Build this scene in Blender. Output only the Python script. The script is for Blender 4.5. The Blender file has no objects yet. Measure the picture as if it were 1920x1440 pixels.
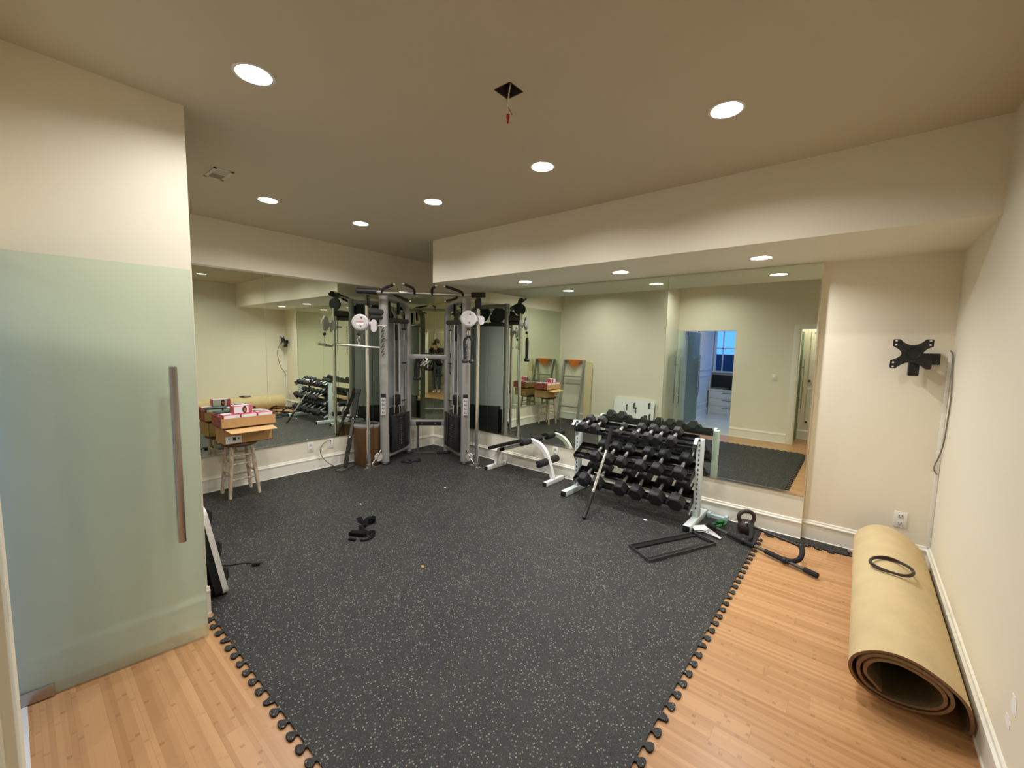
import bpy, bmesh, math, random
from math import pi, sin, cos, radians, sqrt
from mathutils import Vector, Matrix

S = bpy.context.scene
COL = S.collection
random.seed(7)

# ------------------------------------------------------------------ camera
F_PX = 783.594
YAW, PIT, ROL = radians(50.2755), radians(5.3558), radians(1.1909)
CAM = Vector((5.348, -4.431, 1.677))
fw = Vector((-cos(YAW)*cos(PIT), sin(YAW)*cos(PIT), -sin(PIT)))
rt0 = fw.cross(Vector((0, 0, 1))).normalized()
up0 = rt0.cross(fw)
rt = rt0*cos(ROL) + up0*sin(ROL)
up = up0*cos(ROL) - rt0*sin(ROL)
cd = bpy.data.cameras.new('camera')
cd.sensor_width = 36.0
cd.sensor_fit = 'HORIZONTAL'
cd.lens = 36.0*F_PX/1920.0
cd.clip_start = 0.01
cam = bpy.data.objects.new('camera', cd)
mw = Matrix.Identity(4)
for i in range(3):
    mw[i][0], mw[i][1], mw[i][2], mw[i][3] = rt[i], up[i], -fw[i], CAM[i]
cam.matrix_world = mw
COL.objects.link(cam)
S.camera = cam

# ------------------------------------------------------------------ world, exposure
w = bpy.data.worlds.new('world')
w.use_nodes = True
w.node_tree.nodes['Background'].inputs[0].default_value = (0.07, 0.235, 1.0, 1)
w.node_tree.nodes['Background'].inputs[1].default_value = 3.1
S.world = w
S.view_settings.view_transform = 'Standard'
S.view_settings.look = 'None'
S.view_settings.gamma = 1.0
S.view_settings.exposure = 0.0
try:
    S.cycles.max_bounces = 14
    S.cycles.diffuse_bounces = 6
    S.cycles.glossy_bounces = 8
    S.cycles.transmission_bounces = 8
    S.cycles.use_denoising = True
    S.cycles.sample_clamp_indirect = 6.0
except Exception:
    pass
LAMP = 495.0            # radiance of the recessed lamps' lenses
LAMP_COL = (1.0, 0.988, 0.975)

# ------------------------------------------------------------------ materials
MATS = {}
def mat(name, col, rough=0.6, metal=0.0, spec=0.5, noise=0.0, nscale=20.0, bump=0.0, bscale=200.0, trans=0.0, ior=1.45, coat=0.0, stretch=None):
    if name in MATS: return MATS[name]
    m = bpy.data.materials.new(name); m.use_nodes = True
    nt = m.node_tree; b = nt.nodes['Principled BSDF']
    b.inputs['Base Color'].default_value = (*col, 1)
    b.inputs['Roughness'].default_value = rough
    b.inputs['Metallic'].default_value = metal
    b.inputs['Specular IOR Level'].default_value = spec
    b.inputs['Transmission Weight'].default_value = trans
    b.inputs['IOR'].default_value = ior
    b.inputs['Coat Weight'].default_value = coat
    tc = nt.nodes.new('ShaderNodeTexCoord')
    n = nt.nodes.new('ShaderNodeTexNoise'); n.inputs['Scale'].default_value = nscale
    n.inputs['Detail'].default_value = 4
    if stretch:
        mp = nt.nodes.new('ShaderNodeMapping'); mp.inputs['Scale'].default_value = stretch
        nt.links.new(tc.outputs['Object'], mp.inputs['Vector']); nt.links.new(mp.outputs[0], n.inputs['Vector'])
    else:
        nt.links.new(tc.outputs['Object'], n.inputs['Vector'])
    r = nt.nodes.new('ShaderNodeValToRGB')
    k = noise
    r.color_ramp.elements[0].position = 0.3; r.color_ramp.elements[1].position = 0.7
    r.color_ramp.elements[0].color = (*[c*(1-k) for c in col], 1)
    r.color_ramp.elements[1].color = (*[min(1, c*(1+k)) for c in col], 1)
    nt.links.new(n.outputs['Fac'], r.inputs['Fac'])
    nt.links.new(r.outputs['Color'], b.inputs['Base Color'])
    if bump:
        n2 = nt.nodes.new('ShaderNodeTexNoise'); n2.inputs['Scale'].default_value = bscale
        nt.links.new(tc.outputs['Object'], n2.inputs['Vector'])
        bp = nt.nodes.new('ShaderNodeBump'); bp.inputs['Strength'].default_value = bump
        bp.inputs['Distance'].default_value = 0.002
        nt.links.new(n2.outputs['Fac'], bp.inputs['Height'])
        nt.links.new(bp.outputs['Normal'], b.inputs['Normal'])
    MATS[name] = m
    return m

def emis(name, col, strength):
    m = bpy.data.materials.new(name); m.use_nodes = True
    nt = m.node_tree; nt.nodes.remove(nt.nodes['Principled BSDF'])
    e = nt.nodes.new('ShaderNodeEmission')
    e.inputs[0].default_value = (*col, 1); e.inputs[1].default_value = strength
    nt.links.new(e.outputs[0], nt.nodes['Material Output'].inputs[0])
    MATS[name] = m
    return m

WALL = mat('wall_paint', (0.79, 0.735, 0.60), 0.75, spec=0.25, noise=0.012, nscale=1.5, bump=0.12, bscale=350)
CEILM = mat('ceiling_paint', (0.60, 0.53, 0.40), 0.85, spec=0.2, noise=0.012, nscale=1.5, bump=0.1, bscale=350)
TRIM = mat('trim_paint', (0.84, 0.81, 0.71), 0.38, spec=0.4, noise=0.01, nscale=3)
MIRROR = mat('mirror_silver', (0.74, 0.80, 0.69), 0.0, metal=1.0, noise=0.01, nscale=2)
CHROME = mat('chrome', (0.86, 0.85, 0.82), 0.16, metal=1.0, noise=0.02)
KNURL = mat('knurled_steel', (0.82, 0.81, 0.80), 0.34, metal=0.85, noise=0.05, nscale=200)
BRUSHED = mat('brushed_steel', (0.43, 0.405, 0.38), 0.35, metal=1.0, noise=0.06, stretch=(40, 40, 2))
SILVER = mat('silver_painted_steel', (0.40, 0.385, 0.37), 0.36, metal=0.45, noise=0.03)
DKGREY = mat('dark_grey_steel', (0.075, 0.07, 0.066), 0.45, metal=0.3, noise=0.05)
BLACK = mat('black_plastic', (0.012, 0.012, 0.013), 0.45, noise=0.1)
BLACKMET = mat('black_painted_steel', (0.016, 0.015, 0.015), 0.32, noise=0.1)
RUBBER = mat('black_rubber', (0.020, 0.020, 0.021), 0.62, noise=0.12, bump=0.2)
WEB = mat('black_webbing', (0.005, 0.005, 0.0055), 0.9, spec=0.15, noise=0.2)
FOAM = mat('black_foam', (0.014, 0.013, 0.013), 0.85, noise=0.15, bump=0.3, bscale=400)
RACKW = mat('pale_blue_white_steel', (0.66, 0.74, 0.74), 0.4, noise=0.02)
WHITEM = mat('white_painted_steel', (0.80, 0.79, 0.76), 0.35, noise=0.02)
LILAC = mat('pale_grey_plastic', (0.52, 0.485, 0.485), 0.45, noise=0.02)
SHROUD = mat('grey_shroud', (0.40, 0.41, 0.43), 0.35, noise=0.03, nscale=4)
STACKM = mat('black_weight_plate', (0.022, 0.022, 0.024), 0.4, noise=0.08)
PLATE = mat('white_plastic', (0.80, 0.78, 0.72), 0.4, noise=0.01)
PAPER = mat('white_paper', (0.82, 0.81, 0.82), 0.7, noise=0.01)
CARD = mat('cardboard', (0.52, 0.30, 0.125), 0.85, noise=0.08, nscale=30, stretch=(1, 1, 6))
CARDLT = mat('light_cardboard', (0.68, 0.44, 0.20), 0.85, noise=0.05, nscale=30)
CARDRED = mat('red_printed_cardboard', (0.34, 0.09, 0.055), 0.7, noise=0.3, nscale=25)
PINK = mat('pink_printed_card', (0.58, 0.115, 0.17), 0.5, noise=0.15, nscale=30)
TEAL = mat('dark_teal_card', (0.03, 0.085, 0.085), 0.5, noise=0.15, nscale=30)
SKINC = mat('printed_face', (0.50, 0.20, 0.12), 0.6, noise=0.1)
HAIRC = mat('dark_hair', (0.025, 0.014, 0.010), 0.7, noise=0.2, nscale=60)
STOOLW = mat('worn_whitewashed_wood', (0.52, 0.42, 0.31), 0.7, noise=0.38, nscale=16, bump=0.3, bscale=60, stretch=(3, 3, 1))
DRUMW = mat('brown_woodgrain', (0.105, 0.052, 0.020), 0.5, noise=0.22, nscale=10, stretch=(8, 8, 0.7))
LIDM = mat('grey_lid', (0.23, 0.215, 0.20), 0.5, noise=0.05)
RUG = mat('tan_carpet', (0.60, 0.47, 0.265), 0.95, spec=0.1, noise=0.07, nscale=5, bump=0.5, bscale=260)
RUGBACK = mat('brown_carpet_backing', (0.17, 0.125, 0.065), 0.95, spec=0.1, noise=0.12, nscale=30, bump=0.5, bscale=200)
RUGEDGE = mat('carpet_cut_edge', (0.26, 0.155, 0.095), 0.95, spec=0.1, noise=0.15, nscale=60, bump=0.4)
ORANGE = mat('orange_cloth', (0.90, 0.30, 0.045), 0.85, noise=0.1, bump=0.3)
LADW = mat('grey_aluminium', (0.35, 0.34, 0.30), 0.45, metal=0.4, noise=0.08)
BOARD = mat('cream_board', (0.66, 0.55, 0.32), 0.6, noise=0.05)
GREEN = mat('green_rubber', (0.012, 0.13, 0.03), 0.5, noise=0.3)
BLUEW = mat('pale_blue_steel', (0.45, 0.58, 0.64), 0.4, noise=0.05)
CORDM = mat('dark_brown_cord', (0.045, 0.026, 0.020), 0.5, noise=0.1)
GREYCORD = mat('grey_cord', (0.20, 0.17, 0.14), 0.5, noise=0.1)
HOLE = mat('dark_cavity', (0.05, 0.035, 0.028), 0.9, noise=0.2)
REDC = mat('red_wire_nut', (0.50, 0.035, 0.012), 0.45, noise=0.1)
GRILLE = mat('vent_grille_paint', (0.62, 0.58, 0.47), 0.5, noise=0.02)
JACKET = mat('dark_jacket_cloth', (0.016, 0.017, 0.019), 0.85, noise=0.15)
JEANS = mat('grey_trouser_cloth', (0.055, 0.058, 0.062), 0.85, noise=0.15)
SKIN = mat('skin', (0.52, 0.30, 0.20), 0.55, noise=0.05)
SHOE = mat('white_shoe_cloth', (0.62, 0.60, 0.57), 0.7, noise=0.1)
LEAF = mat('yellow_leaf', (0.38, 0.25, 0.08), 0.7, noise=0.2)
SCUFF = mat('bare_plaster', (0.86, 0.85, 0.82), 0.9, noise=0.02)
TILE = mat('pale_hall_tile', (0.78, 0.78, 0.78), 0.25, noise=0.05, nscale=3)
DARKWALL = mat('dark_outdoor_cladding', (0.045, 0.045, 0.048), 0.7, noise=0.2, stretch=(1, 1, 14))

# frosted glass of the swing doors
def frosted():
    m = bpy.data.materials.new('frosted_green_glass'); m.use_nodes = True
    nt = m.node_tree; b = nt.nodes['Principled BSDF']; out = nt.nodes['Material Output']
    tc = nt.nodes.new('ShaderNodeTexCoord'); n = nt.nodes.new('ShaderNodeTexNoise')
    n.inputs['Scale'].default_value = 2.0
    nt.links.new(tc.outputs['Object'], n.inputs['Vector'])
    r = nt.nodes.new('ShaderNodeValToRGB')
    r.color_ramp.elements[0].color = (0.66, 0.75, 0.63, 1); r.color_ramp.elements[1].color = (0.69, 0.78, 0.66, 1)
    nt.links.new(n.outputs['Fac'], r.inputs['Fac'])
    nt.links.new(r.outputs['Color'], b.inputs['Base Color'])
    b.inputs['Roughness'].default_value = 0.30
    b.inputs['Specular IOR Level'].default_value = 0.6
    tl = nt.nodes.new('ShaderNodeBsdfTranslucent')
    tl.inputs[0].default_value = (0.80, 0.90, 0.76, 1)
    rf = nt.nodes.new('ShaderNodeBsdfRefraction'); rf.inputs['Roughness'].default_value = 0.44
    rf.inputs['IOR'].default_value = 1.30; rf.inputs[0].default_value = (0.89, 0.97, 0.885, 1)
    ms = nt.nodes.new('ShaderNodeMixShader'); ms.inputs[0].default_value = 0.72
    nt.links.new(tl.outputs[0], ms.inputs[1]); nt.links.new(rf.outputs[0], ms.inputs[2])
    ms2 = nt.nodes.new('ShaderNodeMixShader'); ms2.inputs[0].default_value = 0.74
    nt.links.new(b.outputs[0], ms2.inputs[1]); nt.links.new(ms.outputs[0], ms2.inputs[2])
    nt.links.new(ms2.outputs[0], out.inputs[0])
    return m
FROST = frosted()
def clear_side():
    m = bpy.data.materials.new('clear_green_glass_side'); m.use_nodes = True
    nt = m.node_tree; out = nt.nodes['Material Output']; nt.nodes.remove(nt.nodes['Principled BSDF'])
    t = nt.nodes.new('ShaderNodeBsdfTransparent'); t.inputs[0].default_value = (0.95, 0.985, 0.94, 1)
    g = nt.nodes.new('ShaderNodeBsdfGlossy'); g.inputs['Roughness'].default_value = 0.02
    ms = nt.nodes.new('ShaderNodeMixShader'); ms.inputs[0].default_value = 0.05
    nt.links.new(t.outputs[0], ms.inputs[1]); nt.links.new(g.outputs[0], ms.inputs[2])
    nt.links.new(ms.outputs[0], out.inputs[0])
    return m
CLEARSIDE = clear_side()

def clear_glass():
    m = bpy.data.materials.new('window_glass'); m.use_nodes = True
    nt = m.node_tree; b = nt.nodes['Principled BSDF']
    b.inputs['Transmission Weight'].default_value = 1.0
    b.inputs['Roughness'].default_value = 0.0
    b.inputs['IOR'].default_value = 1.02
    tc = nt.nodes.new('ShaderNodeTexCoord'); n = nt.nodes.new('ShaderNodeTexNoise')
    nt.links.new(tc.outputs['Object'], n.inputs['Vector'])
    r = nt.nodes.new('ShaderNodeValToRGB')
    r.color_ramp.elements[0].color = (0.93, 0.96, 1, 1); r.color_ramp.elements[1].color = (0.97, 0.98, 1, 1)
    nt.links.new(n.outputs['Fac'], r.inputs['Fac']); nt.links.new(r.outputs['Color'], b.inputs['Base Color'])
    return m
WGLASS = clear_glass()

# bamboo strip floor
def bamboo():
    m = bpy.data.materials.new('bamboo_floor'); m.use_nodes = True
    nt = m.node_tree; N = nt.nodes; L = nt.links; b = N['Principled BSDF']
    def math_(op, a, bb=None):
        k = N.new('ShaderNodeMath'); k.operation = op
        for i, v in enumerate((a, bb)):
            if v is None: continue
            if isinstance(v, (int, float)): k.inputs[i].default_value = v
            else: L.new(v, k.inputs[i])
        return k.outputs[0]
    tc = N.new('ShaderNodeTexCoord'); sp = N.new('ShaderNodeSeparateXYZ')
    L.new(tc.outputs['Object'], sp.inputs[0])
    X, Y = sp.outputs[0], sp.outputs[1]
    strip = math_('FLOOR', math_('DIVIDE', Y, 0.0193))
    plank = math_('FLOOR', math_('DIVIDE', Y, 0.0965))
    def wn(v, dims='1D', w_=None):
        k = N.new('ShaderNodeTexWhiteNoise'); k.noise_dimensions = dims
        if dims == '1D': L.new(v, k.inputs['W'])
        else:
            L.new(v, k.inputs['Vector'])
        return k.outputs['Value']
    so = math_('MULTIPLY', wn(strip), 9.0)
    po = math_('MULTIPLY', wn(plank), 7.0)
    seg = math_('FLOOR', math_('DIVIDE', math_('ADD', X, po), 1.83))
    cb = N.new('ShaderNodeCombineXYZ'); L.new(plank, cb.inputs[0]); L.new(seg, cb.inputs[1])
    pr = wn(cb.outputs[0], '2D')
    cb2 = N.new('ShaderNodeCombineXYZ'); L.new(strip, cb2.inputs[0]); L.new(seg, cb2.inputs[1])
    sr = wn(cb2.outputs[0], '2D')
    # grain
    mp = N.new('ShaderNodeMapping'); mp.inputs['Scale'].default_value = (3.0, 210.0, 1)
    L.new(tc.outputs['Object'], mp.inputs[0])
    gn = N.new('ShaderNodeTexNoise'); gn.inputs['Scale'].default_value = 1.0; gn.inputs['Detail'].default_value = 3
    L.new(mp.outputs[0], gn.inputs['Vector'])
    tone = math_('ADD', math_('MULTIPLY', sr, 0.52), math_('ADD', math_('MULTIPLY', pr, 0.28), math_('MULTIPLY', gn.outputs['Fac'], 0.20)))
    ramp = N.new('ShaderNodeValToRGB')
    ramp.color_ramp.elements[0].position = 0.1; ramp.color_ramp.elements[1].position = 0.9
    ramp.color_ramp.elements[0].color = (0.40, 0.198, 0.078, 1)
    ramp.color_ramp.elements[1].color = (0.58, 0.325, 0.150, 1)
    L.new(tone, ramp.inputs['Fac'])
    # knuckles: short dark dashes on each strip about every 28 cm
    fx = math_('FRACT', math_('DIVIDE', math_('ADD', X, so), 0.31))
    kn = math_('LESS_THAN', fx, 0.05)
    fy = math_('ABSOLUTE', math_('SUBTRACT', math_('FRACT', math_('DIVIDE', Y, 0.0193)), 0.5))
    kn2 = math_('MULTIPLY', kn, math_('LESS_THAN', fy, 0.42))
    kf = math_('MULTIPLY', kn2, math_('MULTIPLY', wn(math_('ADD', strip, 31.7)), 0.42))
    # joints
    py = math_('FRACT', math_('DIVIDE', Y, 0.0965))
    jt = math_('LESS_THAN', py, 0.014)
    px = math_('FRACT', math_('DIVIDE', math_('ADD', X, po), 1.83))
    jt2 = math_('LESS_THAN', px, 0.0012)
    dk = math_('MAXIMUM', kf, math_('MULTIPLY', math_('MAXIMUM', jt, jt2), 0.35))
    mx = N.new('ShaderNodeMix'); mx.data_type = 'RGBA'
    L.new(dk, mx.inputs['Factor']); L.new(ramp.outputs['Color'], mx.inputs['A'])
    mx.inputs['B'].default_value = (0.17, 0.075, 0.028, 1)
    L.new(mx.outputs['Result'], b.inputs['Base Color'])
    b.inputs['Roughness'].default_value = 0.33
    b.inputs['Specular IOR Level'].default_value = 0.45
    return m
BAMBOO = bamboo()

# speckled rubber mat
def matmat():
    m = bpy.data.materials.new('speckled_rubber'); m.use_nodes = True
    nt = m.node_tree; N = nt.nodes; L = nt.links; b = N['Principled BSDF']
    tc = N.new('ShaderNodeTexCoord')
    def fleck(scale, thr, dist, off, seedrot):
        mp = N.new('ShaderNodeMapping'); mp.inputs['Location'].default_value = off
        mp.inputs['Rotation'].default_value = (0, 0, seedrot)
        mp.inputs['Scale'].default_value = (1, 1, 0.02)
        L.new(tc.outputs['Object'], mp.inputs[0])
        v = N.new('ShaderNodeTexVoronoi'); v.inputs['Scale'].default_value = scale
        v.voronoi_dimensions = '2D'
        L.new(mp.outputs[0], v.inputs['Vector'])
        sc = N.new('ShaderNodeSeparateColor'); L.new(v.outputs['Color'], sc.inputs[0])
        a = N.new('ShaderNodeMath'); a.operation = 'GREATER_THAN'; a.inputs[1].default_value = thr
        L.new(sc.outputs[0], a.inputs[0])
        d = N.new('ShaderNodeMath'); d.operation = 'LESS_THAN'; d.inputs[1].default_value = dist
        L.new(v.outputs['Distance'], d.inputs[0])
        p = N.new('ShaderNodeMath'); p.operation = 'MULTIPLY'
        L.new(a.outputs[0], p.inputs[0]); L.new(d.outputs[0], p.inputs[1])
        return p.outputs[0], sc.outputs[1]
    n = N.new('ShaderNodeTexNoise'); n.inputs['Scale'].default_value = 2.6; n.inputs['Detail'].default_value = 9
    n.inputs['Roughness'].default_value = 0.68
    L.new(tc.outputs['Object'], n.inputs['Vector'])
    r = N.new('ShaderNodeValToRGB')
    r.color_ramp.elements[0].position = 0.35; r.color_ramp.elements[1].position = 0.68
    r.color_ramp.elements[0].color = (0.0070, 0.0075, 0.0085, 1); r.color_ramp.elements[1].color = (0.0205, 0.0172, 0.0155, 1)
    L.new(n.outputs['Fac'], r.inputs['Fac'])
    col = r.outputs['Color']
    for (sc_, th, di, off, ro, c0, c1) in ((75, 0.80, 0.27, (0, 0, 0), 0.2, (0.30, 0.25, 0.16, 1), (0.17, 0.19, 0.20, 1)),
                                       (150, 0.80, 0.30, (3.1, 1.7, 0), 0.9, (0.12, 0.11, 0.085, 1), (0.07, 0.075, 0.085, 1)),
                                       (230, 0.70, 0.30, (5.1, 2.7, 0), 0.5, (0.055, 0.05, 0.043, 1), (0.04, 0.042, 0.045, 1))):
        f, g = fleck(sc_, th, di, off, ro)
        cm = N.new('ShaderNodeMix'); cm.data_type = 'RGBA'; L.new(g, cm.inputs['Factor'])
        cm.inputs['A'].default_value = c0; cm.inputs['B'].default_value = c1
        mx = N.new('ShaderNodeMix'); mx.data_type = 'RGBA'
        L.new(f, mx.inputs['Factor']); L.new(col, mx.inputs['A']); L.new(cm.outputs['Result'], mx.inputs['B'])
        col = mx.outputs['Result']
    L.new(col, b.inputs['Base Color'])
    b.inputs['Roughness'].default_value = 0.62
    b.inputs['Specular IOR Level'].default_value = 0.4
    n2 = N.new('ShaderNodeTexNoise'); n2.inputs['Scale'].default_value = 300
    L.new(tc.outputs['Object'], n2.inputs['Vector'])
    bp = N.new('ShaderNodeBump'); bp.inputs['Strength'].default_value = 0.3; bp.inputs['Distance'].default_value = 0.002
    L.new(n2.outputs['Fac'], bp.inputs['Height']); L.new(bp.outputs['Normal'], b.inputs['Normal'])
    return m
MATM = matmat()

# ------------------------------------------------------------------ mesh helpers
I4 = Matrix.Identity(4)
def basis(d):
    d = Vector(d).normalized()
    a = Vector((0, 0, 1)) if abs(d.z) < 0.9 else Vector((1, 0, 0))
    x = a.cross(d).normalized(); y = d.cross(x)
    return x, y, d

class MB:
    def __init__(s, M=None): s.bm = bmesh.new(); s.M = M or I4
    def v(s, p): return s.bm.verts.new(s.M @ Vector(p))
    def f(s, vs):
        try: return s.bm.faces.new(vs)
        except ValueError: return None
    def box(s, c, size, rot=None, bev=0.0):
        hx, hy, hz = size[0]/2, size[1]/2, size[2]/2
        R = rot if rot else Matrix.Identity(3)
        vs = [s.v(Vector(c) + R @ Vector((x, y, z))) for x in (-hx, hx) for y in (-hy, hy) for z in (-hz, hz)]
        fs = [s.f([vs[i] for i in q]) for q in ((0, 1, 3, 2), (4, 6, 7, 5), (0, 4, 5, 1), (2, 3, 7, 6), (0, 2, 6, 4), (1, 5, 7, 3))]
        if bev > 0:
            es = list({e for f in fs for e in f.edges})
            bmesh.ops.bevel(s.bm, geom=es, offset=bev, segments=2, profile=0.5, affect='EDGES')
        return s
    def b2(s, a, b, bev=0.0):
        return s.box([(a[i]+b[i])/2 for i in range(3)], [abs(b[i]-a[i]) for i in range(3)], bev=bev)
    def tube(s, pts, r, seg=12, cap=True, closed=False, rx=None):
        pts = [Vector(p) for p in pts]; n = len(pts)
        rs = r if isinstance(r, (list, tuple)) else [r]*n
        rings = []; px = None
        for i, p in enumerate(pts):
            if closed: t = pts[(i+1) % n] - pts[i-1]
            elif i == 0: t = pts[1]-pts[0]
            elif i == n-1: t = pts[-1]-pts[-2]
            else: t = (pts[i+1]-p).normalized() + (p-pts[i-1]).normalized()
            t.normalize()
            if px is None: x, y, _ = basis(t)
            else:
                x = (px - t*px.dot(t)).normalized(); y = t.cross(x)
            px = x
            a, b = rs[i], (rs[i] if rx is None else rx)
            rings.append([s.v(p + x*a*cos(2*pi*k/seg) + y*b*sin(2*pi*k/seg)) for k in range(seg)])
        m = n if closed else n-1
        for i in range(m):
            A, B = rings[i], rings[(i+1) % n]
            for k in range(seg): s.f([A[k], A[(k+1) % seg], B[(k+1) % seg], B[k]])
        if cap and not closed:
            s.f(list(reversed(rings[0]))); s.f(rings[-1])
        return s
    def cyl(s, p, q, r, r2=None, seg=20): return s.tube([p, q], [r, r if r2 is None else r2], seg)
    def bar(s, pts, wd, ht, up=(0, 0, 1)):
        """rectangular section swept along pts"""
        pts = [Vector(p) for p in pts]; n = len(pts); rings = []; U = Vector(up)
        for i, p in enumerate(pts):
            if i == 0: t = pts[1]-pts[0]
            elif i == n-1: t = pts[-1]-pts[-2]
            else: t = (pts[i+1]-p).normalized() + (p-pts[i-1]).normalized()
            t.normalize(); x = t.cross(U).normalized(); y = x.cross(t).normalized()
            rings.append([s.v(p + x*a*wd/2 + y*b*ht/2) for a, b in ((-1, -1), (1, -1), (1, 1), (-1, 1))])
        for i in range(n-1):
            for k in range(4): s.f([rings[i][k], rings[i][(k+1) % 4], rings[i+1][(k+1) % 4], rings[i+1][k]])
        s.f(list(reversed(rings[0]))); s.f(rings[-1])
        return s
    def lathe(s, prof, o=(0, 0, 0), axis=(0, 0, 1), seg=28, closed=False):
        x, y, z = basis(axis); o = Vector(o); rings = []
        for r, h in prof:
            if r < 1e-6: rings.append([s.v(o + z*h)])
            else: rings.append([s.v(o + z*h + (x*cos(2*pi*k/seg) + y*sin(2*pi*k/seg))*r) for k in range(seg)])
        prs = list(zip(rings[:-1], rings[1:]))
        if closed: prs.append((rings[-1], rings[0]))
        for A, B in prs:
            for k in range(seg):
                k2 = (k+1) % seg
                if len(A) == 1 and len(B) == 1: continue
                if len(A) == 1: s.f([A[0], B[k2], B[k]])
                elif len(B) == 1: s.f([A[k], A[k2], B[0]])
                else: s.f([A[k], A[k2], B[k2], B[k]])
        return s
    def prism(s, poly, o, ex, ey, d):
        """poly in the plane (ex, ey) at o, extruded by the vector d"""
        o, ex, ey, d = map(Vector, (o, ex, ey, d))
        A = [s.v(o + ex*a + ey*b) for a, b in poly]; B = [s.v(o + ex*a + ey*b + d) for a, b in poly]
        s.f(list(reversed(A))); s.f(B); n = len(poly)
        for i in range(n): s.f([A[i], A[(i+1) % n], B[(i+1) % n], B[i]])
        return s
    def ball(s, c, r, seg=14):
        if isinstance(r, (int, float)): r = (r, r, r)
        n = seg//2; rings = []
        for j in range(n+1):
            t = pi*j/n
            if j in (0, n): rings.append([s.v(Vector(c) + Vector((0, 0, r[2]*cos(t))))])
            else: rings.append([s.v(Vector(c) + Vector((r[0]*sin(t)*cos(2*pi*k/seg), r[1]*sin(t)*sin(2*pi*k/seg), r[2]*cos(t)))) for k in range(seg)])
        for A, B in zip(rings[:-1], rings[1:]):
            for k in range(seg):
                k2 = (k+1) % seg
                if len(A) == 1: s.f([A[0], B[k], B[k2]])
                elif len(B) == 1: s.f([A[k], B[0], A[k2]])
                else: s.f([A[k], B[k], B[k2], A[k2]])
        return s

def wmat(o):
    m = Matrix.LocRotScale(o.location, o.rotation_euler, None)
    return wmat(o.parent) @ m if o.parent else m

def obj(name, mb, m, parent=None, local=False, recalc=True):
    bm = mb.bm
    if recalc: bmesh.ops.recalc_face_normals(bm, faces=bm.faces)
    if not local and parent is not None: bmesh.ops.transform(bm, matrix=wmat(parent).inverted(), verts=bm.verts)
    for f in bm.faces: f.smooth = True
    for e in bm.edges:
        if len(e.link_faces) == 2:
            if e.calc_face_angle(0) > radians(32): e.smooth = False
        else: e.smooth = False
    me = bpy.data.meshes.new(name); bm.to_mesh(me); bm.free()
    mm = m if isinstance(m, (list, tuple)) else [m]
    for k in mm: me.materials.append(k)
    o = bpy.data.objects.new(name, me); COL.objects.link(o)
    if parent is not None: o.parent = parent
    return o

def tag(o, label, cat, group=None, kind=None):
    if label: o['label'] = label
    if cat: o['category'] = cat
    if group: o['group'] = group
    if kind: o['kind'] = kind
    return o
def thing(name, label, cat, loc=(0, 0, 0), rz=0.0, group=None):
    o = bpy.data.objects.new(name, None); COL.objects.link(o)
    o.empty_display_size = 0.05
    o.location = loc; o.rotation_euler = (0, 0, rz)
    return tag(o, label, cat, group)
def single(name, mb, m, label, cat, loc, group=None):
    """a thing that is one mesh, its origin at its base"""
    bmesh.ops.translate(mb.bm, vec=-Vector(loc), verts=mb.bm.verts)
    o = obj(name, mb, m); o.location = loc
    return tag(o, label, cat, group)
def struct(name, mb, m, label=None):
    o = obj(name, mb, m); o['kind'] = 'structure'
    if label: o['label'] = label
    return o
def lab(o, t): o['label'] = t; return o
def smoothpts(P, n=8, closed=False):
    P = [Vector(p) for p in P]; out = []; N = len(P)
    rng = range(N) if closed else range(N-1)
    for i in rng:
        p1, p2 = P[i], P[(i+1) % N]
        p0 = P[i-1] if (i > 0 or closed) else p1*2-p2
        p3 = P[(i+2) % N] if (i+2 < N or closed) else p2*2-p1
        for k in range(n):
            t = k/n
            out.append(0.5*((2*p1) + (p2-p0)*t + (2*p0-5*p1+4*p2-p3)*t*t + (3*p1-p0-3*p2+p3)*t**3))
    if not closed: out.append(P[-1])
    return out
def rx(a): return Matrix.Rotation(a, 3, 'X')
def ry(a): return Matrix.Rotation(a, 3, 'Y')
def rz(a): return Matrix.Rotation(a, 3, 'Z')

# ------------------------------------------------------------------ room dimensions (metres)
H = 2.936; SOF = 2.423; SD = 1.007; SX = 1.189
XR = 5.87; XM = 5.054; REC = 0.05
XL = 2.41; YC = -3.745; YL = -4.472; WT = 0.138
MB0, MB1, MA1 = 0.409, 2.421, 2.438
BBH = 0.18

# floors
struct('floor', MB().b2((-0.1, -4.61, -0.12), (5.87, 0.05, 0.0)), BAMBOO, 'golden bamboo strip floor')
struct('floor_doorway', MB().b2((4.3, -5.2, -0.12), (6.7, -4.61, 0.0)), BAMBOO)
struct('floor_hall', MB().b2((2.2, -7.6, -0.12), (4.3, -4.61, 0.002)), TILE)
# ceiling with a square junction box opening
HX0, HX1, HY0, HY1 = 3.850, 3.950, -2.812, -2.712
CANR, CAND = 0.074, 0.030
UPPER = [(3.023, -3.607, 'large round recessed light in the upper ceiling, nearest the frosted glass door'),
         (4.705, -1.934, 'round recessed light of the upper ceiling nearest the right wall'),
         (3.518, -1.942, 'round recessed light just beyond the open junction box with dangling wires'),
         (1.117, -2.852, 'round recessed light nearest the ceiling vent'),
         (2.308, -1.927, 'round recessed light of the upper ceiling left of the lowered ceiling\'s end'),
         (1.128, -1.943, 'smallest-looking round recessed light of the upper ceiling, nearest the left mirrors')]
LOWER = [(2.237, -0.478, 'recessed light in the lowered ceiling nearest the cable machine'),
         (3.443, -0.478, 'middle recessed light of the three in the lowered ceiling'),
         (4.666, -0.480, 'recessed light in the lowered ceiling nearest the wall-mounted TV bracket')]
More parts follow.
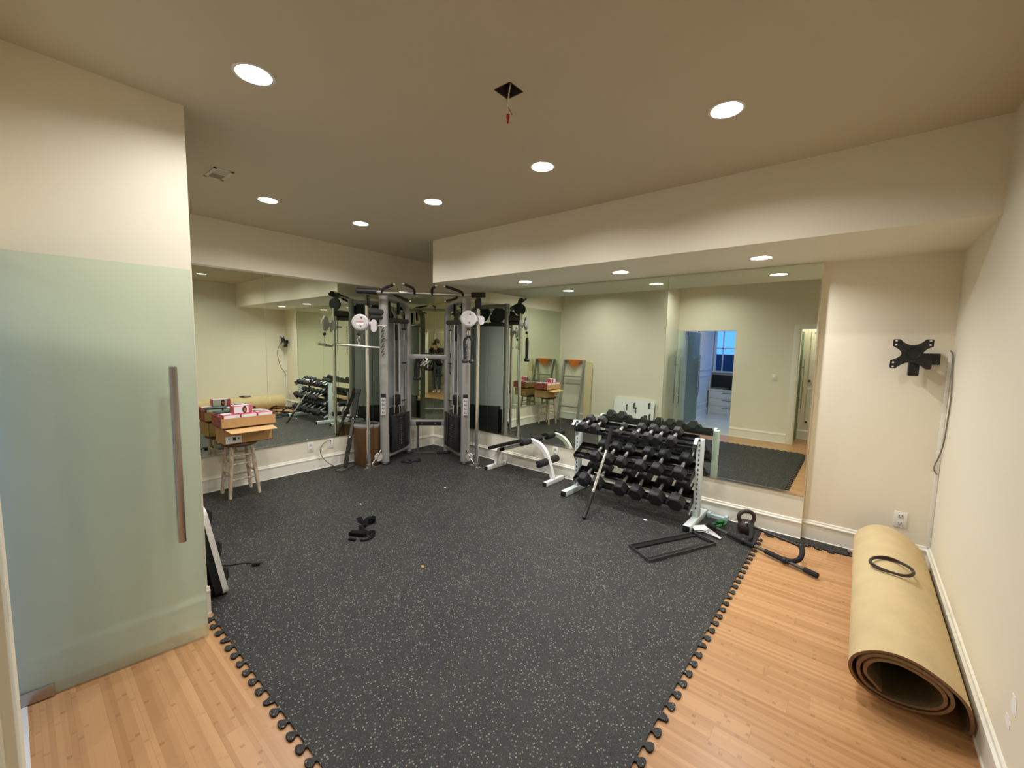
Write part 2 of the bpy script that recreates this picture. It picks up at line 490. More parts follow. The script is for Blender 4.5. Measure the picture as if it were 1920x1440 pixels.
def holed(mb, x0, y0, x1, y1, z, loops_):
    """a flat sheet with openings cut through it"""
    bm = mb.bm; es = []
    for L_ in [[(x0, y0), (x1, y0), (x1, y1), (x0, y1)]] + loops_:
        vs = [bm.verts.new((x, y, z)) for x, y in L_]
        es += [bm.edges.new((vs[i], vs[(i+1) % len(vs)])) for i in range(len(vs))]
    bmesh.ops.triangle_fill(bm, use_beauty=True, use_dissolve=False, edges=es, normal=(0, 0, -1))
    return mb
def circ(x, y, r_, n=32): return [(x+r_*cos(2*pi*k/n), y+r_*sin(2*pi*k/n)) for k in range(n)]
cb_ = holed(MB(), -0.1, -4.61, 6.0, 0.15, H, [circ(x, y, CANR) for x, y, l in UPPER] + [[(HX0, HY0), (HX1, HY0), (HX1, HY1), (HX0, HY1)]])
cb_.b2((-0.1, -4.61, H+0.13), (6.0, 0.15, H+0.16))
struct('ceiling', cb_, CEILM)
lc = holed(MB(), SX, -SD, XR, REC, SOF, [circ(x, y, CANR) for x, y, l in LOWER])
for q in (((SX, -SD), (XR, -SD)), ((SX, -SD), (SX, REC))):
    lc.f([lc.v((q[0][0], q[0][1], SOF)), lc.v((q[1][0], q[1][1], SOF)), lc.v((q[1][0], q[1][1], H)), lc.v((q[0][0], q[0][1], H))])
lc.b2((SX+0.02, -SD+0.02, SOF+0.13), (XR, REC, SOF+0.16))
bmesh.ops.remove_doubles(lc.bm, verts=lc.bm.verts, dist=0.0001)
struct('ceiling_lowered', lc, WALL, 'lowered ceiling box above the mirrored back wall')
struct('ceiling_hall', MB().b2((2.2, -7.6, 2.62), (6.7, -4.61, 2.72)), CEILM)
# walls
struct('wall_left', MB().b2((-0.12, -3.9, 0), (0, 0.05, H)), WALL)
struct('wall_back', MB().b2((-0.12, 0, 0), (XM, 0.17, H)).b2((XM, REC, 0), (6.0, 0.17, H)), WALL)
struct('wall_right', MB().b2((XR, -4.61, 0), (6.02, REC, H)), WALL)
struct('wall_corner', MB().b2((0, -4.61, 0), (XL, YC, H)), WALL, 'projecting wall block behind the open glass door')
O1a, O1b, O2a, O2b, DH = XL, 3.48, 4.50, 5.87, 2.03
struct('wall_front', MB().b2((O1b, YL-WT, 0), (O2a, YL, H)), WALL)
struct('wall_front_header_left', MB().b2((O1a, YL-WT, DH), (O1b, YL, H)), WALL)
struct('wall_front_header_right', MB().b2((O2a, YL-WT, 2.06), (O2b, YL, H)), WALL)
struct('wall_front_end', MB().b2((O2b, YL-WT, 0), (6.7, YL, H)), WALL)
# hall beyond
struct('wall_hall_left', MB().b2((2.24, -7.6, 0), (2.38, -4.61, 2.62)), WALL)
struct('wall_hall_right', MB().b2((4.33, -7.6, 0), (4.45, -7.25, 2.62)).b2((4.33, -5.45, 0), (4.45, -4.61, 2.62)).b2((4.33, -7.25, 2.25), (4.45, -5.45, 2.62)), WALL)
wf = MB()
wf.b2((4.36, -7.25, 0.0), (4.42, -7.17, 2.25)).b2((4.36, -5.53, 0.0), (4.42, -5.45, 2.25)).b2((4.36, -6.38, 0.0), (4.42, -6.32, 2.25)).b2((4.36, -7.25, 2.17), (4.42, -5.45, 2.25)).b2((4.36, -7.25, 0.0), (4.42, -5.45, 0.06))
win_added = struct('window_added', wf, TRIM)  # unseen window, added to throw blue daylight onto the hall floor
WIN_ADDED = win_added
struct('wall_alcove', MB().b2((4.33, -5.29, 0), (6.7, -5.17, 2.62)).b2((6.6, -5.29, 0), (6.7, -4.61, 2.62)), WALL)
cs = MB()
for x0_, x1_ in ((4.62, 5.36), (5.48, 6.2)):
    for z0, z1 in ((0.32, 0.95), (1.10, 2.02)):
        cs.b2((x0_, -5.172, z0), (x1_, -5.155, z0+0.035)).b2((x0_, -5.172, z1), (x1_, -5.155, z1+0.035)).b2((x0_, -5.172, z0), (x0_+0.035, -5.155, z1)).b2((x1_-0.035, -5.172, z0), (x1_, -5.155, z1+0.035))
struct('trim_5', cs, TRIM, 'raised panel mouldings on the wall behind the doorway')
WX0, WX1, WZ0, WZ1 = 2.40, 3.30, 1.10, 2.30
struct('wall_hall_far', MB().b2((2.38, -7.5, 0), (6.6, -7.38, WZ0)).b2((2.38, -7.5, WZ1), (6.6, -7.38, 2.62)).b2((WX1, -7.5, WZ0), (6.6, -7.38, WZ1)), WALL)

# baseboards with a moulded cap
def baseboard(name, p, q, nrm, h=BBH, tk=1.0):
    p = Vector((p[0], p[1], 0)); q = Vector((q[0], q[1], 0)); n = Vector((nrm[0], nrm[1], 0))
    prof = [(0, 0), (0.020, 0), (0.020, 0.012), (0.015, 0.016), (0.015, h-0.038), (0.022, h-0.034), (0.022, h-0.024), (0.012, h-0.018), (0.010, h-0.004), (0.006, h), (0, h)]
    prof = [(a*tk, b_) for a, b_ in prof]
    mb = MB(); mb.prism(prof, p, n, (0, 0, 1), q-p)
    return struct(name, mb, TRIM)
baseboard('baseboard_left', (0, YC), (0, 0), (1, 0))
baseboard('baseboard_back', (0, 0), (XM, 0), (0, -1))
baseboard('baseboard_recess', (XM, REC), (XR, REC), (0, -1))
baseboard('baseboard_right', (XR, REC), (XR, YL), (-1, 0))
baseboard('baseboard_corner', (0, YC), (XL, YC), (0, 1), tk=0.6)
baseboard('baseboard_corner_side', (XL, YC+0.012), (XL, YL), (1, 0), tk=0.5)
baseboard('baseboard_front', (O1b, YL), (O2a-0.09, YL), (0, 1))
baseboard('baseboard_hall_left', (2.38, -7.38), (2.38, -5.9), (1, 0))
baseboard('baseboard_hall_far', (3.4, -7.38), (4.33, -7.38), (0, 1))
baseboard('baseboard_alcove', (4.45, -5.17), (6.6, -5.17), (0, 1))
# small white plastic end block at the wall corner
# casing of the doorway the picture is taken from
cs = MB()
cs.b2((O2a-0.09, YL, 0), (O2a, YL+0.017, 2.14), bev=0.004).b2((O2a-0.075, YL, 0), (O2a-0.055, YL+0.0165, 2.13))
cs.b2((O2a, YL, 2.06), (O2b, YL+0.018, 2.14), bev=0.004)
cs.b2((O2a, YL-WT, 0), (O2a+0.015, YL+0.005, 2.06)).b2((O2b-0.015, YL-WT, 0), (O2b, YL+0.005, 2.06))
struct('trim_1', cs, TRIM)
struct('trim_2', MB().b2((O1a+0.0, YL-WT-0.02, -0.001), (O1b, YL, 0.004)), TILE, 'pale threshold strip')
# panelled casing on the hall's left wall
cs = MB()
cs.b2((2.38, -5.00, 0), (2.405, -4.90, 2.15)).b2((2.38, -5.95, 0), (2.405, -5.85, 2.15)).b2((2.38, -5.95, 2.05), (2.405, -4.90, 2.15))
struct('trim_3', cs, TRIM)
cs = MB()
for z0, z1 in ((0.30, 1.0), (1.15, 2.1)):
    cs.b2((2.38, -7.2, z0), (2.40, -6.05, z0+0.04)).b2((2.38, -7.2, z1), (2.40, -6.05, z1+0.04)).b2((2.38, -7.2, z0), (2.40, -7.16, z1)).b2((2.38, -6.09, z0), (2.40, -6.05, z1+0.04))
struct('trim_4', cs, TRIM)

# window at the end of the hall
wf = MB()
wf.b2((WX0-0.02, -7.44, WZ0-0.03), (WX1+0.02, -7.34, WZ0+0.01)).b2((WX0-0.02, -7.44, WZ1), (WX1+0.02, -7.36, WZ1+0.05))
wf.b2((WX0, -7.44, WZ0), (WX0+0.04, -7.36, WZ1)).b2((WX1-0.04, -7.44, WZ0), (WX1, -7.36, WZ1))
wf.b2((2.585, -7.43, WZ0), (2.61, -7.39, WZ1)).b2((WX0, -7.43, 1.68), (WX1, -7.39, 1.71))
win = struct('window_1', wf, TRIM)
obj('pane', MB().b2((4.385, -7.2, 0.05), (4.395, -5.5, 2.2)), WGLASS, WIN_ADDED)
wg = obj('pane', MB().b2((WX0+0.03, -7.415, WZ0), (WX1-0.03, -7.405, WZ1)), WGLASS, win)
struct('wall_outside', MB().b2((1.2, -9.6, 0), (5.0, -9.4, 1.52)), DARKWALL, 'dark wall outside the window')
# outside ground
struct('ground_outside', MB().b2((0.0, -9.6, -0.3), (6.5, -7.5, -0.1)), DARKWALL)

# ------------------------------------------------------------------ mirrors
def mirror(name, a, b, label, group, axis):
    """a, b: corners on the wall plane; axis 'x' for the left wall (x=0), 'y' for the back wall"""
    if axis == 'x':
        t = thing('mirror_panel', label, 'mirror', (0.0, (a[0]+b[0])/2, a[1]), 0, group)
        obj('glass', MB().b2((0.001, a[0]+0.0015, a[1]), (0.007, b[0]-0.0015, b[1])), MIRROR, t)
        obj('bottom_channel', MB().b2((0.0, a[0]+0.001, a[1]-0.012), (0.011, b[0]-0.001, a[1]+0.006)), CHROME, t)
        obj('top_channel', MB().b2((0.0, a[0]+0.001, b[1]-0.010), (0.011, b[0]-0.001, b[1]+0.008)), CHROME, t)
    else:
        t = thing('mirror_panel', label, 'mirror', ((a[0]+b[0])/2, 0.0, a[1]), 0, group)
        obj('glass', MB().b2((a[0]+0.0015, -0.007, a[1]), (b[0]-0.0015, -0.001, b[1])), MIRROR, t)
        obj('bottom_channel', MB().b2((a[0]+0.001, -0.011, a[1]-0.012), (b[0]-0.001, 0.0, a[1]+0.006)), CHROME, t)
    return t
GA, GB = 'mirror panels on the left wall', 'mirror panels under the lowered ceiling'
mirror('m', (-3.72, MB0), (-2.508, MA1), 'mirror panel on the left wall behind the stool with boxes', GA, 'x')
mirror('m', (-2.508, MB0), (-1.25, MA1), 'middle mirror panel of the left wall, above two wall outlets', GA, 'x')
mirror('m', (-1.25, MB0), (-0.008, MA1), 'mirror panel on the left wall behind the cable machine', GA, 'x')
mirror('m', (0.008, MB0), (1.217, MB1), 'mirror panel beside the room corner, behind the machine\'s right tower', GB, 'y')
mirror('m', (1.217, MB0), (2.487, MB1), 'mirror panel on the back wall behind the white ab bench', GB, 'y')
mt = mirror('m', (2.487, MB0), (3.757, MB1), 'mirror panel on the back wall behind the dumbbell rack', GB, 'y')
mt = mirror('m', (3.757, MB0), (XM-0.012, MB1), 'mirror panel at the right end of the back wall above the kettlebell', GB, 'y')
lab(obj('side_channel', MB().b2((XM-0.014, -0.011, MB0-0.01), (XM-0.004, 0.0, MB1)), CHROME, mt), 'slim bright metal edge strip')

# ------------------------------------------------------------------ recessed lights
LENS = emis('lamp_lens', LAMP_COL, LAMP)
CANM = mat('lamp_baffle', (0.42, 0.38, 0.31), 0.45, noise=0.02)
def downlight(x, y, z, label, group='recessed ceiling lights', r=CANR, deep=CAND):
    t = thing('recessed_light', label, 'ceiling light', (x, y, z), 0, group)
    obj('trim_ring', MB().lathe([(r-0.001, 0.0), (r+0.016, 0.0), (r+0.017, -0.003), (r+0.003, -0.005), (r-0.001, -0.002)], (x, y, z), closed=True), PLATE, t)
    if deep > 0.01: obj('baffle', MB().lathe([(r-0.0015, -0.002), (r-0.003, deep+0.004), (r+0.002, deep+0.004), (r+0.001, 0.001)], (x, y, z), closed=True, seg=32), CANM, t)
    obj('lens', MB().lathe([(0, deep), (r*0.6, deep), (r-0.003, deep+0.001)], (x, y, z), seg=32), LENS, t)
    return t
for x, y, l in UPPER: downlight(x, y, H, l)
for x, y, l in LOWER: downlight(x, y, SOF, l, 'recessed lights in the lowered ceiling')
downlight(3.3, -5.9, 2.62, 'added unseen light in the hall ceiling beyond the glass door opening', 'added hall lights', r=0.045, deep=-0.004)  # unseen lamp added to light the hall
downlight(4.95, -4.90, 2.62, 'added unseen light in the small alcove behind the photographer', 'added hall lights', r=0.05, deep=-0.004)  # unseen lamp added to brighten the alcove wall

# junction box opening with wires
jb = thing('junction_box', 'open square junction box hole in the ceiling with bare wires', 'junction box', ((HX0+HX1)/2, (HY0+HY1)/2, H))
b = MB()
b.b2((HX0-0.004, HY0, H), (HX0+0.002, HY1, H+0.09)).b2((HX1-0.002, HY0, H), (HX1+0.004, HY1, H+0.09)).b2((HX0, HY0-0.004, H), (HX1, HY0+0.002, H+0.09)).b2((HX0, HY1-0.002, H), (HX1, HY1+0.004, H+0.09)).b2((HX0, HY0, H+0.085), (HX1, HY1, H+0.09))
obj('box', b, HOLE, jb)
cx_, cy_ = (HX0+HX1)/2, (HY0+HY1)/2
lab(obj('wire', MB().tube(smoothpts([(cx_+0.02, cy_+0.01, H+0.08), (cx_+0.01, cy_, H+0.02), (cx_, cy_, H-0.03), (cx_-0.004, cy_, H-0.08), (cx_, cy_, H-0.115)]), 0.0035, 8), PLATE, jb), 'white insulated wire')
lab(obj('wire', MB().tube(smoothpts([(cx_+0.005, cy_+0.015, H+0.07), (cx_-0.008, cy_, H-0.02), (cx_-0.004, cy_, H-0.07), (cx_+0.018, cy_+0.01, H-0.115)]), 0.0018, 6), mat('copper', (0.35, 0.16, 0.05), 0.4, metal=0.8), jb), 'bare copper wire')
lab(obj('wire_nut', MB().lathe([(0, 0.0), (0.008, 0.002), (0.009, 0.012), (0.006, 0.03), (0.003, 0.045), (0, 0.046)], (cx_-0.001, cy_, H-0.11), (0, 0, -1), 12), REDC, jb), 'red twist-on connector')

# ceiling vent
vt = thing('ceiling_vent', 'rectangular white air vent in the ceiling near the glass door', 'vent', (1.463, -3.322, H))
vx0, vx1, vy0, vy1 = 1.332, 1.594, -3.388, -3.258
b = MB()
b.b2((vx0, vy0, H-0.006), (vx1, vy0+0.022, H)).b2((vx0, vy1-0.022, H-0.006), (vx1, vy1, H)).b2((vx0, vy0, H-0.006), (vx0+0.022, vy1, H)).b2((vx1-0.022, vy0, H-0.006), (vx1, vy1, H))
obj('frame', b, GRILLE, vt)
obj('opening', MB().b2((vx0+0.02, vy0+0.02, H-0.001), (vx1-0.02, vy1-0.02, H-0.0005)), HOLE, vt)  # flat dark sheet, the shade behind the louvres painted as colour
b = MB(); k = vx0+0.03
while k < vx1-0.03:
    tl = 0.9 if k < (vx0+vx1)/2 else -0.9
    b.box((k, (vy0+vy1)/2, H-0.004), (0.0095, vy1-vy0-0.04, 0.0012), ry(tl)); k += 0.0115
obj('louvres', b, GRILLE, vt)

# ------------------------------------------------------------------ frosted glass doors
def vrot(p, ang): return Vector((p[0]*cos(ang)-p[1]*sin(ang), p[0]*sin(ang)+p[1]*cos(ang), 0))
def glass_door(hinge, ang, width, label, hd=1, zb=0.012):
    t = thing('glass_door', label, 'door', (hinge[0], hinge[1], 0), ang)
    # local: +X runs from the hinge to the free edge, +Y is the room face side
    gp_ = obj('glass_panel', MB().b2((0, -0.006, zb), (width, 0.006, 2.03), bev=0.0015), [FROST, CLEARSIDE], t, local=True)
    for p_ in gp_.data.polygons:      # etched on one face only, as such doors are
        if p_.normal.y > 0.5: p_.material_index = 1
    hx = width-0.095
    for sgn in (1, -1):
        h = MB(); h.b2((hx-0.016, sgn*0.045-0.006, 0.60), (hx+0.016, sgn*0.045+0.006, 1.53), bev=0.004)
        hb = obj('handle', h, BRUSHED, t, local=True)
        for z in (0.76, 1.37):
            obj('standoff', MB().cyl((hx, 0, z), (hx, sgn*0.042, z), 0.009), CHROME, hb, local=True)
    for z0, z1, wl in ((zb-0.006, 0.065, 0.16), (1.965, 2.036, 0.07)):
        obj('patch_fitting', MB().b2((-0.005, -0.016, z0), (wl, 0.016, z1), bev=0.003), BRUSHED, t, local=True)
    return t
hg = Vector((2.548, -4.545)); fe = Vector((2.634, -3.803))
dd = fe-hg
glass_door(hg, math.atan2(dd.y, dd.x), dd.length, 'frosted green glass door with long steel handle, standing open against the wall')
glass_door((2.44, -5.02), radians(-88), 0.82, 'second frosted glass door in the hall, seen only in the mirror')
glass_door((4.475, -4.63), radians(-86), 0.50, 'frosted glass door folded back inside the photographer\'s doorway, seen in the mirror')

# ------------------------------------------------------------------ rubber floor mat
def teeth_edge(p, q, nrm, pitch=0.087, depth=0.040, skip=7, start=0):
    """interlocking tabs from p to q, pointing along nrm"""
    p = Vector(p); q = Vector(q); n = Vector(nrm); L = (q-p).length; t = (q-p)/L
    cnt = int(L/pitch); out = []; s0 = 0.0
    for i in range(cnt):
        c = (i+0.5)*pitch
        if (i+start) % skip == skip-1:
            prof = [(-0.018, 0), (-0.010, depth*0.6), (-0.008, depth*0.95), (0.008, depth), (0.022, depth*0.75), (0.030, 0)]
        else:
            prof = [(-0.0155, 0), (-0.0115, depth*0.22), (-0.022, depth*0.50), (-0.0245, depth*0.78), (-0.016, depth*0.97), (0, depth*1.02),
                    (0.016, depth*0.97), (0.0245, depth*0.78), (0.022, depth*0.50), (0.0115, depth*0.22), (0.0155, 0)]
        for a, b in prof: out.append(p + t*(c+a) + n*b)
    return out
ME_X, ME_Y, MTH = 4.765, -3.738, 0.010
out = [Vector((0.022, -0.022, 0))]
out += [Vector((0.022, YC+0.022, 0)), Vector((XL+0.024, YC+0.022, 0))]
out += teeth_edge((XL+0.03, ME_Y, 0), (ME_X-0.01, ME_Y, 0), (0, -1, 0), start=3)
out += [Vector((ME_X, ME_Y, 0))]
out += teeth_edge((ME_X, ME_Y+0.02, 0), (ME_X, -0.16, 0), (1, 0, 0), start=1)
out += [Vector((ME_X, -0.022, 0))]
b = MB(); b.prism([(v.x, v.y) for v in out], (0, 0, 0.0005), (1, 0, 0), (0, 1, 0), (0, 0, MTH))
gm = obj('rubber_mat', b, MATM)
tag(gm, 'large black speckled rubber exercise mat with puzzle-cut edges', 'floor mat')
out = [Vector((4.79, -0.024, 0)), Vector((4.79, -0.115, 0))]
e = teeth_edge((4.80, -0.115, 0), (5.38, -0.115, 0), (0, -1, 0), pitch=0.087, depth=0.03, start=0)
out += e + [Vector((5.385, -0.115, 0))]
out += teeth_edge((5.385, -0.112, 0), (5.385, 0.02, 0), (1, 0, 0), pitch=0.044*1.2, depth=0.028) + [Vector((5.385, 0.026, 0)), Vector((XM+0.002, 0.026, 0)), Vector((XM+0.002, -0.024, 0))]
b = MB(); b.prism([(v.x, v.y) for v in out], (0, 0, 0.0005), (1, 0, 0), (0, 1, 0), (0, 0, MTH))
o = obj('rubber_strip', b, MATM)
tag(o, 'narrow offcut of speckled rubber mat lying along the back wall baseboard', 'floor mat')
Z0 = MTH+0.0006   # top of the mat

# ------------------------------------------------------------------ cable machine in the corner
ds = 1/sqrt(2)
GM = Matrix(((ds, -ds, 0, 0), (ds, ds, 0, 0), (0, 0, 1, 0), (0, 0, 0, 1)))   # (w, v=-u, z) -> world
def G(wv, u, z): return (wv, -u, z)
base = GM @ Vector((-0.03, -0.95, Z0))
mach = thing('cable_machine', 'grey twin-tower cable machine standing across the mirrored corner', 'gym machine', base, radians(45))
def mp(name, fn, m, parent=None, label=None):
    mb = MB(GM); fn(mb); o = obj(name, mb, m, parent or mach)
    if label: lab(o, label)
    return o
WC = -0.03
side = {-1: dict(r=-0.33, f=-0.556, p=-0.725), 1: dict(r=0.245, f=0.54, p=0.70)}
UR, UF, UP = 0.55, 1.15, 1.345
for s, d in side.items():
    nm = 'left' if s < 0 else 'right'
    r, f, p = d['r'], d['f'], d['p']
    def lerp(t): return (r + (f-r)*t, UR + (UF-UR)*t)
    # rear upright with arch towards the front column
    def rear(mb):
        a0 = lerp(0)
        pts = [G(a0[0], a0[1], Z0+0.03), G(a0[0], a0[1], 2.06)]
        for k in range(1, 9):
            t = k/8*pi/2; q = lerp(0.17*(1-cos(t))/0.60*1.6)
            pts.append(G(q[0], q[1], 2.06+0.19*sin(t)))
        q = lerp(0.97); pts.append(G(q[0], q[1], 2.255))
        mb.tube(pts, 0.030, 14, rx=0.045)
    mp('rear_upright', rear, SILVER)
    mp('front_column', lambda mb: mb.tube([G(f, UF, Z0+0.03), G(f, UF, 2.29)], 0.040, 18, rx=0.062), SILVER)
    mp('foot_pad', lambda mb: mb.lathe([(0, 0), (0.072, 0), (0.075, 0.012), (0.060, 0.03), (0, 0.032)], G(f, UF, Z0)), BLACK)
    mp('foot_pad', lambda mb: mb.lathe([(0, 0), (0.072, 0), (0.075, 0.012), (0.060, 0.03), (0, 0.032)], G(r, UR, Z0)), BLACK)
    mp('bottom_rail', lambda mb: mb.tube([G(r, UR, 0.105), G(f, UF, 0.105)], 0.030, 14), SILVER)
    mp('upper_rail', lambda mb: mb.tube([G(r, UR, 1.985), G(f, UF, 1.975)], 0.028, 14, rx=0.034), DKGREY)
    # weight stack under its guide rods
    dirv = Vector((f-r, -(UF-UR), 0)).normalized(); nv = Vector((dirv.y, -dirv.x, 0))
    if nv.x*s < 0: nv = -nv          # points outwards
    R3 = Matrix((dirv, nv, Vector((0, 0, 1)))).transposed()
    def stack(mb):
        for k in range(15):
            z = 0.165+k*0.0335; c = lerp(0.50)
            mb.box((c[0], -c[1], z), (0.40, 0.125, 0.031), R3, 0.004)
    st = mp('weight_stack', stack, STACKM, label='black stack of selector plates')
    pc_ = Vector((lerp(0.50)[0], -lerp(0.50)[1], 0)) - nv*0.064
    for k in range(15): mp('pin_hole', lambda mb: mb.cyl(tuple(pc_+Vector((0, 0, 0.165+k*0.0335))), tuple(pc_-nv*0.004+Vector((0, 0, 0.165+k*0.0335))), 0.006, seg=8), CHROME, st)
    def cover(mb):
        for t0 in (0.22, 0.78):
            c = Vector((lerp(t0)[0], -lerp(t0)[1], 0.415)) - nv*0.066
            mb.box(c, (0.135, 0.006, 0.50), R3, 0.002)
    mp('stack_cover', cover, STACKM)
    for t0 in (0.40, 0.60):
        c = lerp(t0); mp('guide_rod', lambda mb: mb.cyl(G(c[0], c[1], 0.12), G(c[0], c[1], 1.97), 0.009, seg=10), CHROME)
    c = lerp(0.5)
    mp('stack_cable', lambda mb: mb.cyl(G(c[0], c[1], 0.98), G(c[0], c[1], 1.80), 0.004, seg=8).cyl(G(c[0]+0.015, c[1]+0.03, 0.98), G(c[0]+0.015, c[1]+0.03, 1.80), 0.004, seg=8), BLACK)
    mp('selector_head', lambda mb: mb.box((c[0], -c[1], 0.86), (0.11, 0.07, 0.15), R3, 0.02).cyl(G(c[0], c[1], 0.66), G(c[0], c[1], 0.80), 0.012, seg=10), BLACK)
    mp('cable_bracket', lambda mb: mb.box((c[0], -c[1], 1.82), (0.035, 0.03, 0.22), R3, 0.008), BLACK)
    for z in (1.87, 1.38, 0.83):
        q = lerp(0.10)
        mp('plate_peg', lambda mb: mb.cyl(tuple(Vector((q[0], -q[1], z))), tuple(Vector((q[0], -q[1], z))+dirv*0.10), 0.010, seg=8), BLACK)
    # shroud on the outer side
    def shroud(mb):
        a, b_ = lerp(0.06), lerp(0.94); n_ = 7
        A = [Vector((a[0], -a[1], 0)).lerp(Vector((b_[0], -b_[1], 0)), k/n_) + nv*(0.045+0.055*sin(pi*k/n_)) for k in range(n_+1)]
        for z0, z1 in ((0.74, 1.95),):
            for k in range(n_):
                vs = [mb.v((A[k].x, A[k].y, z0)), mb.v((A[k+1].x, A[k+1].y, z0)), mb.v((A[k+1].x, A[k+1].y, z1)), mb.v((A[k].x, A[k].y, z1))]
                B = [mb.v((A[j].x+nv.x*0.006, A[j].y+nv.y*0.006, z)) for j, z in ((k, z0), (k+1, z0), (k+1, z1), (k, z1))]
                mb.f(vs); mb.f(list(reversed(B)))
                for i in range(4): mb.f([vs[i], B[i], B[(i+1) % 4], vs[(i+1) % 4]])
        bmesh.ops.remove_doubles(mb.bm, verts=mb.bm.verts, dist=0.0002)
    mp('back_shroud', shroud, SHROUD, label='tall grey cover panel behind the guide rods')
    def shroud2(mb):
        c_ = Vector((lerp(0.5)[0], -lerp(0.5)[1], 0.43)) + nv*0.085
        mb.box(c_, (0.50, 0.008, 0.60), R3, 0.003)
    mp('lower_shroud', shroud2, STACKM, label='black lower cover panel behind the weight stack')
    # chrome guide pole with its arm and base
    mp('guide_pole', lambda mb: mb.cyl(G(p, UP, Z0+0.01), G(p, UP, 2.14), 0.0235, seg=20).lathe([(0.0, 0), (0.034, 0), (0.034, 0.05), (0.026, 0.055)], G(p, UP, Z0+0.004)), CHROME)
    mp('pole_arm', lambda mb: mb.tube([G(f, UF, 2.07), G(p, UP, 2.07)], 0.035, 14, rx=0.045).tube([G(f, UF, 2.0), G(p-0.03*s, UP-0.03, 2.0)], 0.028, 12), DKGREY)
    mp('base_plate', lambda mb: mb.box(((f+p)/2+0.02*s, -(UF+UP)/2-0.02, Z0+0.004), (0.34, 0.06, 0.008), rz(math.atan2(-(UP-UF), (p-f))), 0.003), CHROME)
    # chrome curved guard at the foot
    gc = Vector((f+0.10*s, -(UF+0.085), 0))
    def guard(mb):
        P_ = [(0.0, 0.20), (0.012, 0.19), (0.016, 0.16), (0.030, 0.13), (0.034, 0.10), (0.055, 0.06), (0.060, 0.02)]
        P3 = smoothpts([(f+(0.02+a*1.7)*s, -(UF+0.09+a*1.2), z+Z0) for a, z in P_], 4)
        mb.bar(P3, 0.055, 0.010, up=(s*1.0, 0.2, 0.3))
    mp('pulley_guard', guard, CHROME)
    mp('low_pulley', lambda mb: mb.lathe([(0, -0.012), (0.055, -0.012), (0.048, 0), (0.055, 0.012), (0, 0.012)], G(f+0.07*s, UF+0.07, 0.12), (0.6*s, 0.8, 0)), LILAC)
    # top pulleys
    for (ww, uu, zz, rr) in ((p-0.005*s, UP-0.02, 2.20, 0.085), (lerp(0.80)[0], lerp(0.80)[1], 2.13, 0.105), (lerp(0.42)[0], lerp(0.42)[1], 2.16, 0.100)):
        ax = (0.35, 1, 0) if ww == p-0.005*s else tuple(nv+dirv*0.5)
        tp = mp('top_pulley', lambda mb: mb.lathe([(0, -0.016), (rr, -0.016), (rr*0.86, 0), (rr, 0.016), (0, 0.016)], G(ww, uu, zz), (1, 0.35, 0) if ax[1] == 1 else ax), BLACK)
    # cable beside the pole
    mp('pulley_cable', lambda mb: mb.cyl(G(p-0.055*s, UP-0.03, 0.14), G(p-0.055*s, UP-0.03, 2.16), 0.003, seg=6), BLACK)
    # sliding carriage: plate on the pole, big pulley housing to its left
    zc = 1.905 if s < 0 else 1.985
    big = (-0.785, 1.42) if s < 0 else (0.575, 1.42)
    car = mp('pulley_carriage', lambda mb: mb.tube([G(p, UP, zc-0.06), G(p, UP, zc+0.06)], 0.035, 16).tube([G(p+0.09 if s < 0 else p+0.05, UP+0.03, zc), G(big[0], big[1]-0.02, zc)], 0.028, 12), LILAC)
    mp('pulley_housing', lambda mb: mb.lathe([(0, -0.022), (0.085, -0.022), (0.104, -0.010), (0.104, 0.010), (0.085, 0.022), (0, 0.022)], G(big[0], big[1]+0.02, zc+0.015), (0, -1, 0)), LILAC, car)
    sm = (-0.625, 1.40) if s < 0 else (0.742, 1.40)
    mp('end_plate', lambda mb: mb.prism([(0.036*cos(a), 0.036*sin(a)+0.04) for a in [pi*k/8 for k in range(9)]] + [(0.036*cos(a), 0.036*sin(a)-(0.045 if s < 0 else 0.0)) for a in [pi+pi*k/8 for k in range(9)]], G(sm[0], sm[1], zc-0.02), (1, 0, 0), (0, 0, 1), (0, -0.02, 0)), LILAC, car)
    for dx, dz in ((0.02, 0.055), (0.01, -0.05)):
        mp('bolt', lambda mb: mb.cyl(G(big[0]+dx, big[1]+0.03, zc+0.015+dz), G(big[0]+dx, big[1]+0.048, zc+0.015+dz), 0.009, seg=8), DKGREY, car)
    if s < 0:
        mp('warning_sticker', lambda mb: mb.b2((big[0]-0.045, -(big[1]+0.0440), zc-0.015), (big[0]+0.045, -(big[1]+0.0425), zc+0.012)), PAPER, car, 'white warning sticker')
        mp('warning_stripe', lambda mb: mb.b2((big[0]-0.045, -(big[1]+0.0440), zc+0.0125), (big[0]+0.045, -(big[1]+0.0425), zc+0.024)), mat('red_print', (0.6, 0.09, 0.04), 0.5), car, 'red stripe above the sticker')
        mp('pull_pin', lambda mb: mb.cyl(G(sm[0]+0.03, UP, zc-0.02), G(sm[0]+0.13, UP-0.03, zc-0.02), 0.012), CHROME, car)
    # placard and logo strokes on the front column
    fx, fu = f-0.0, UF+0.064
    fc = Vector((f, -(UF+0.0), 0)) + Vector((0.02*s*0, -0.062, 0))
    def pl(mb, z0, z1, wd=0.062, off=0.0): mb.b2((fc.x-wd/2, fc.y-0.006-off, z0), (fc.x+wd/2, fc.y+0.010, z1))
    mp('instruction_placard', lambda mb: pl(mb, 0.70, 0.935), LILAC, label='pale instruction placard with small diagrams')
    mp('placard_header', lambda mb: pl(mb, 0.937, 0.985, 0.066), BLACK)
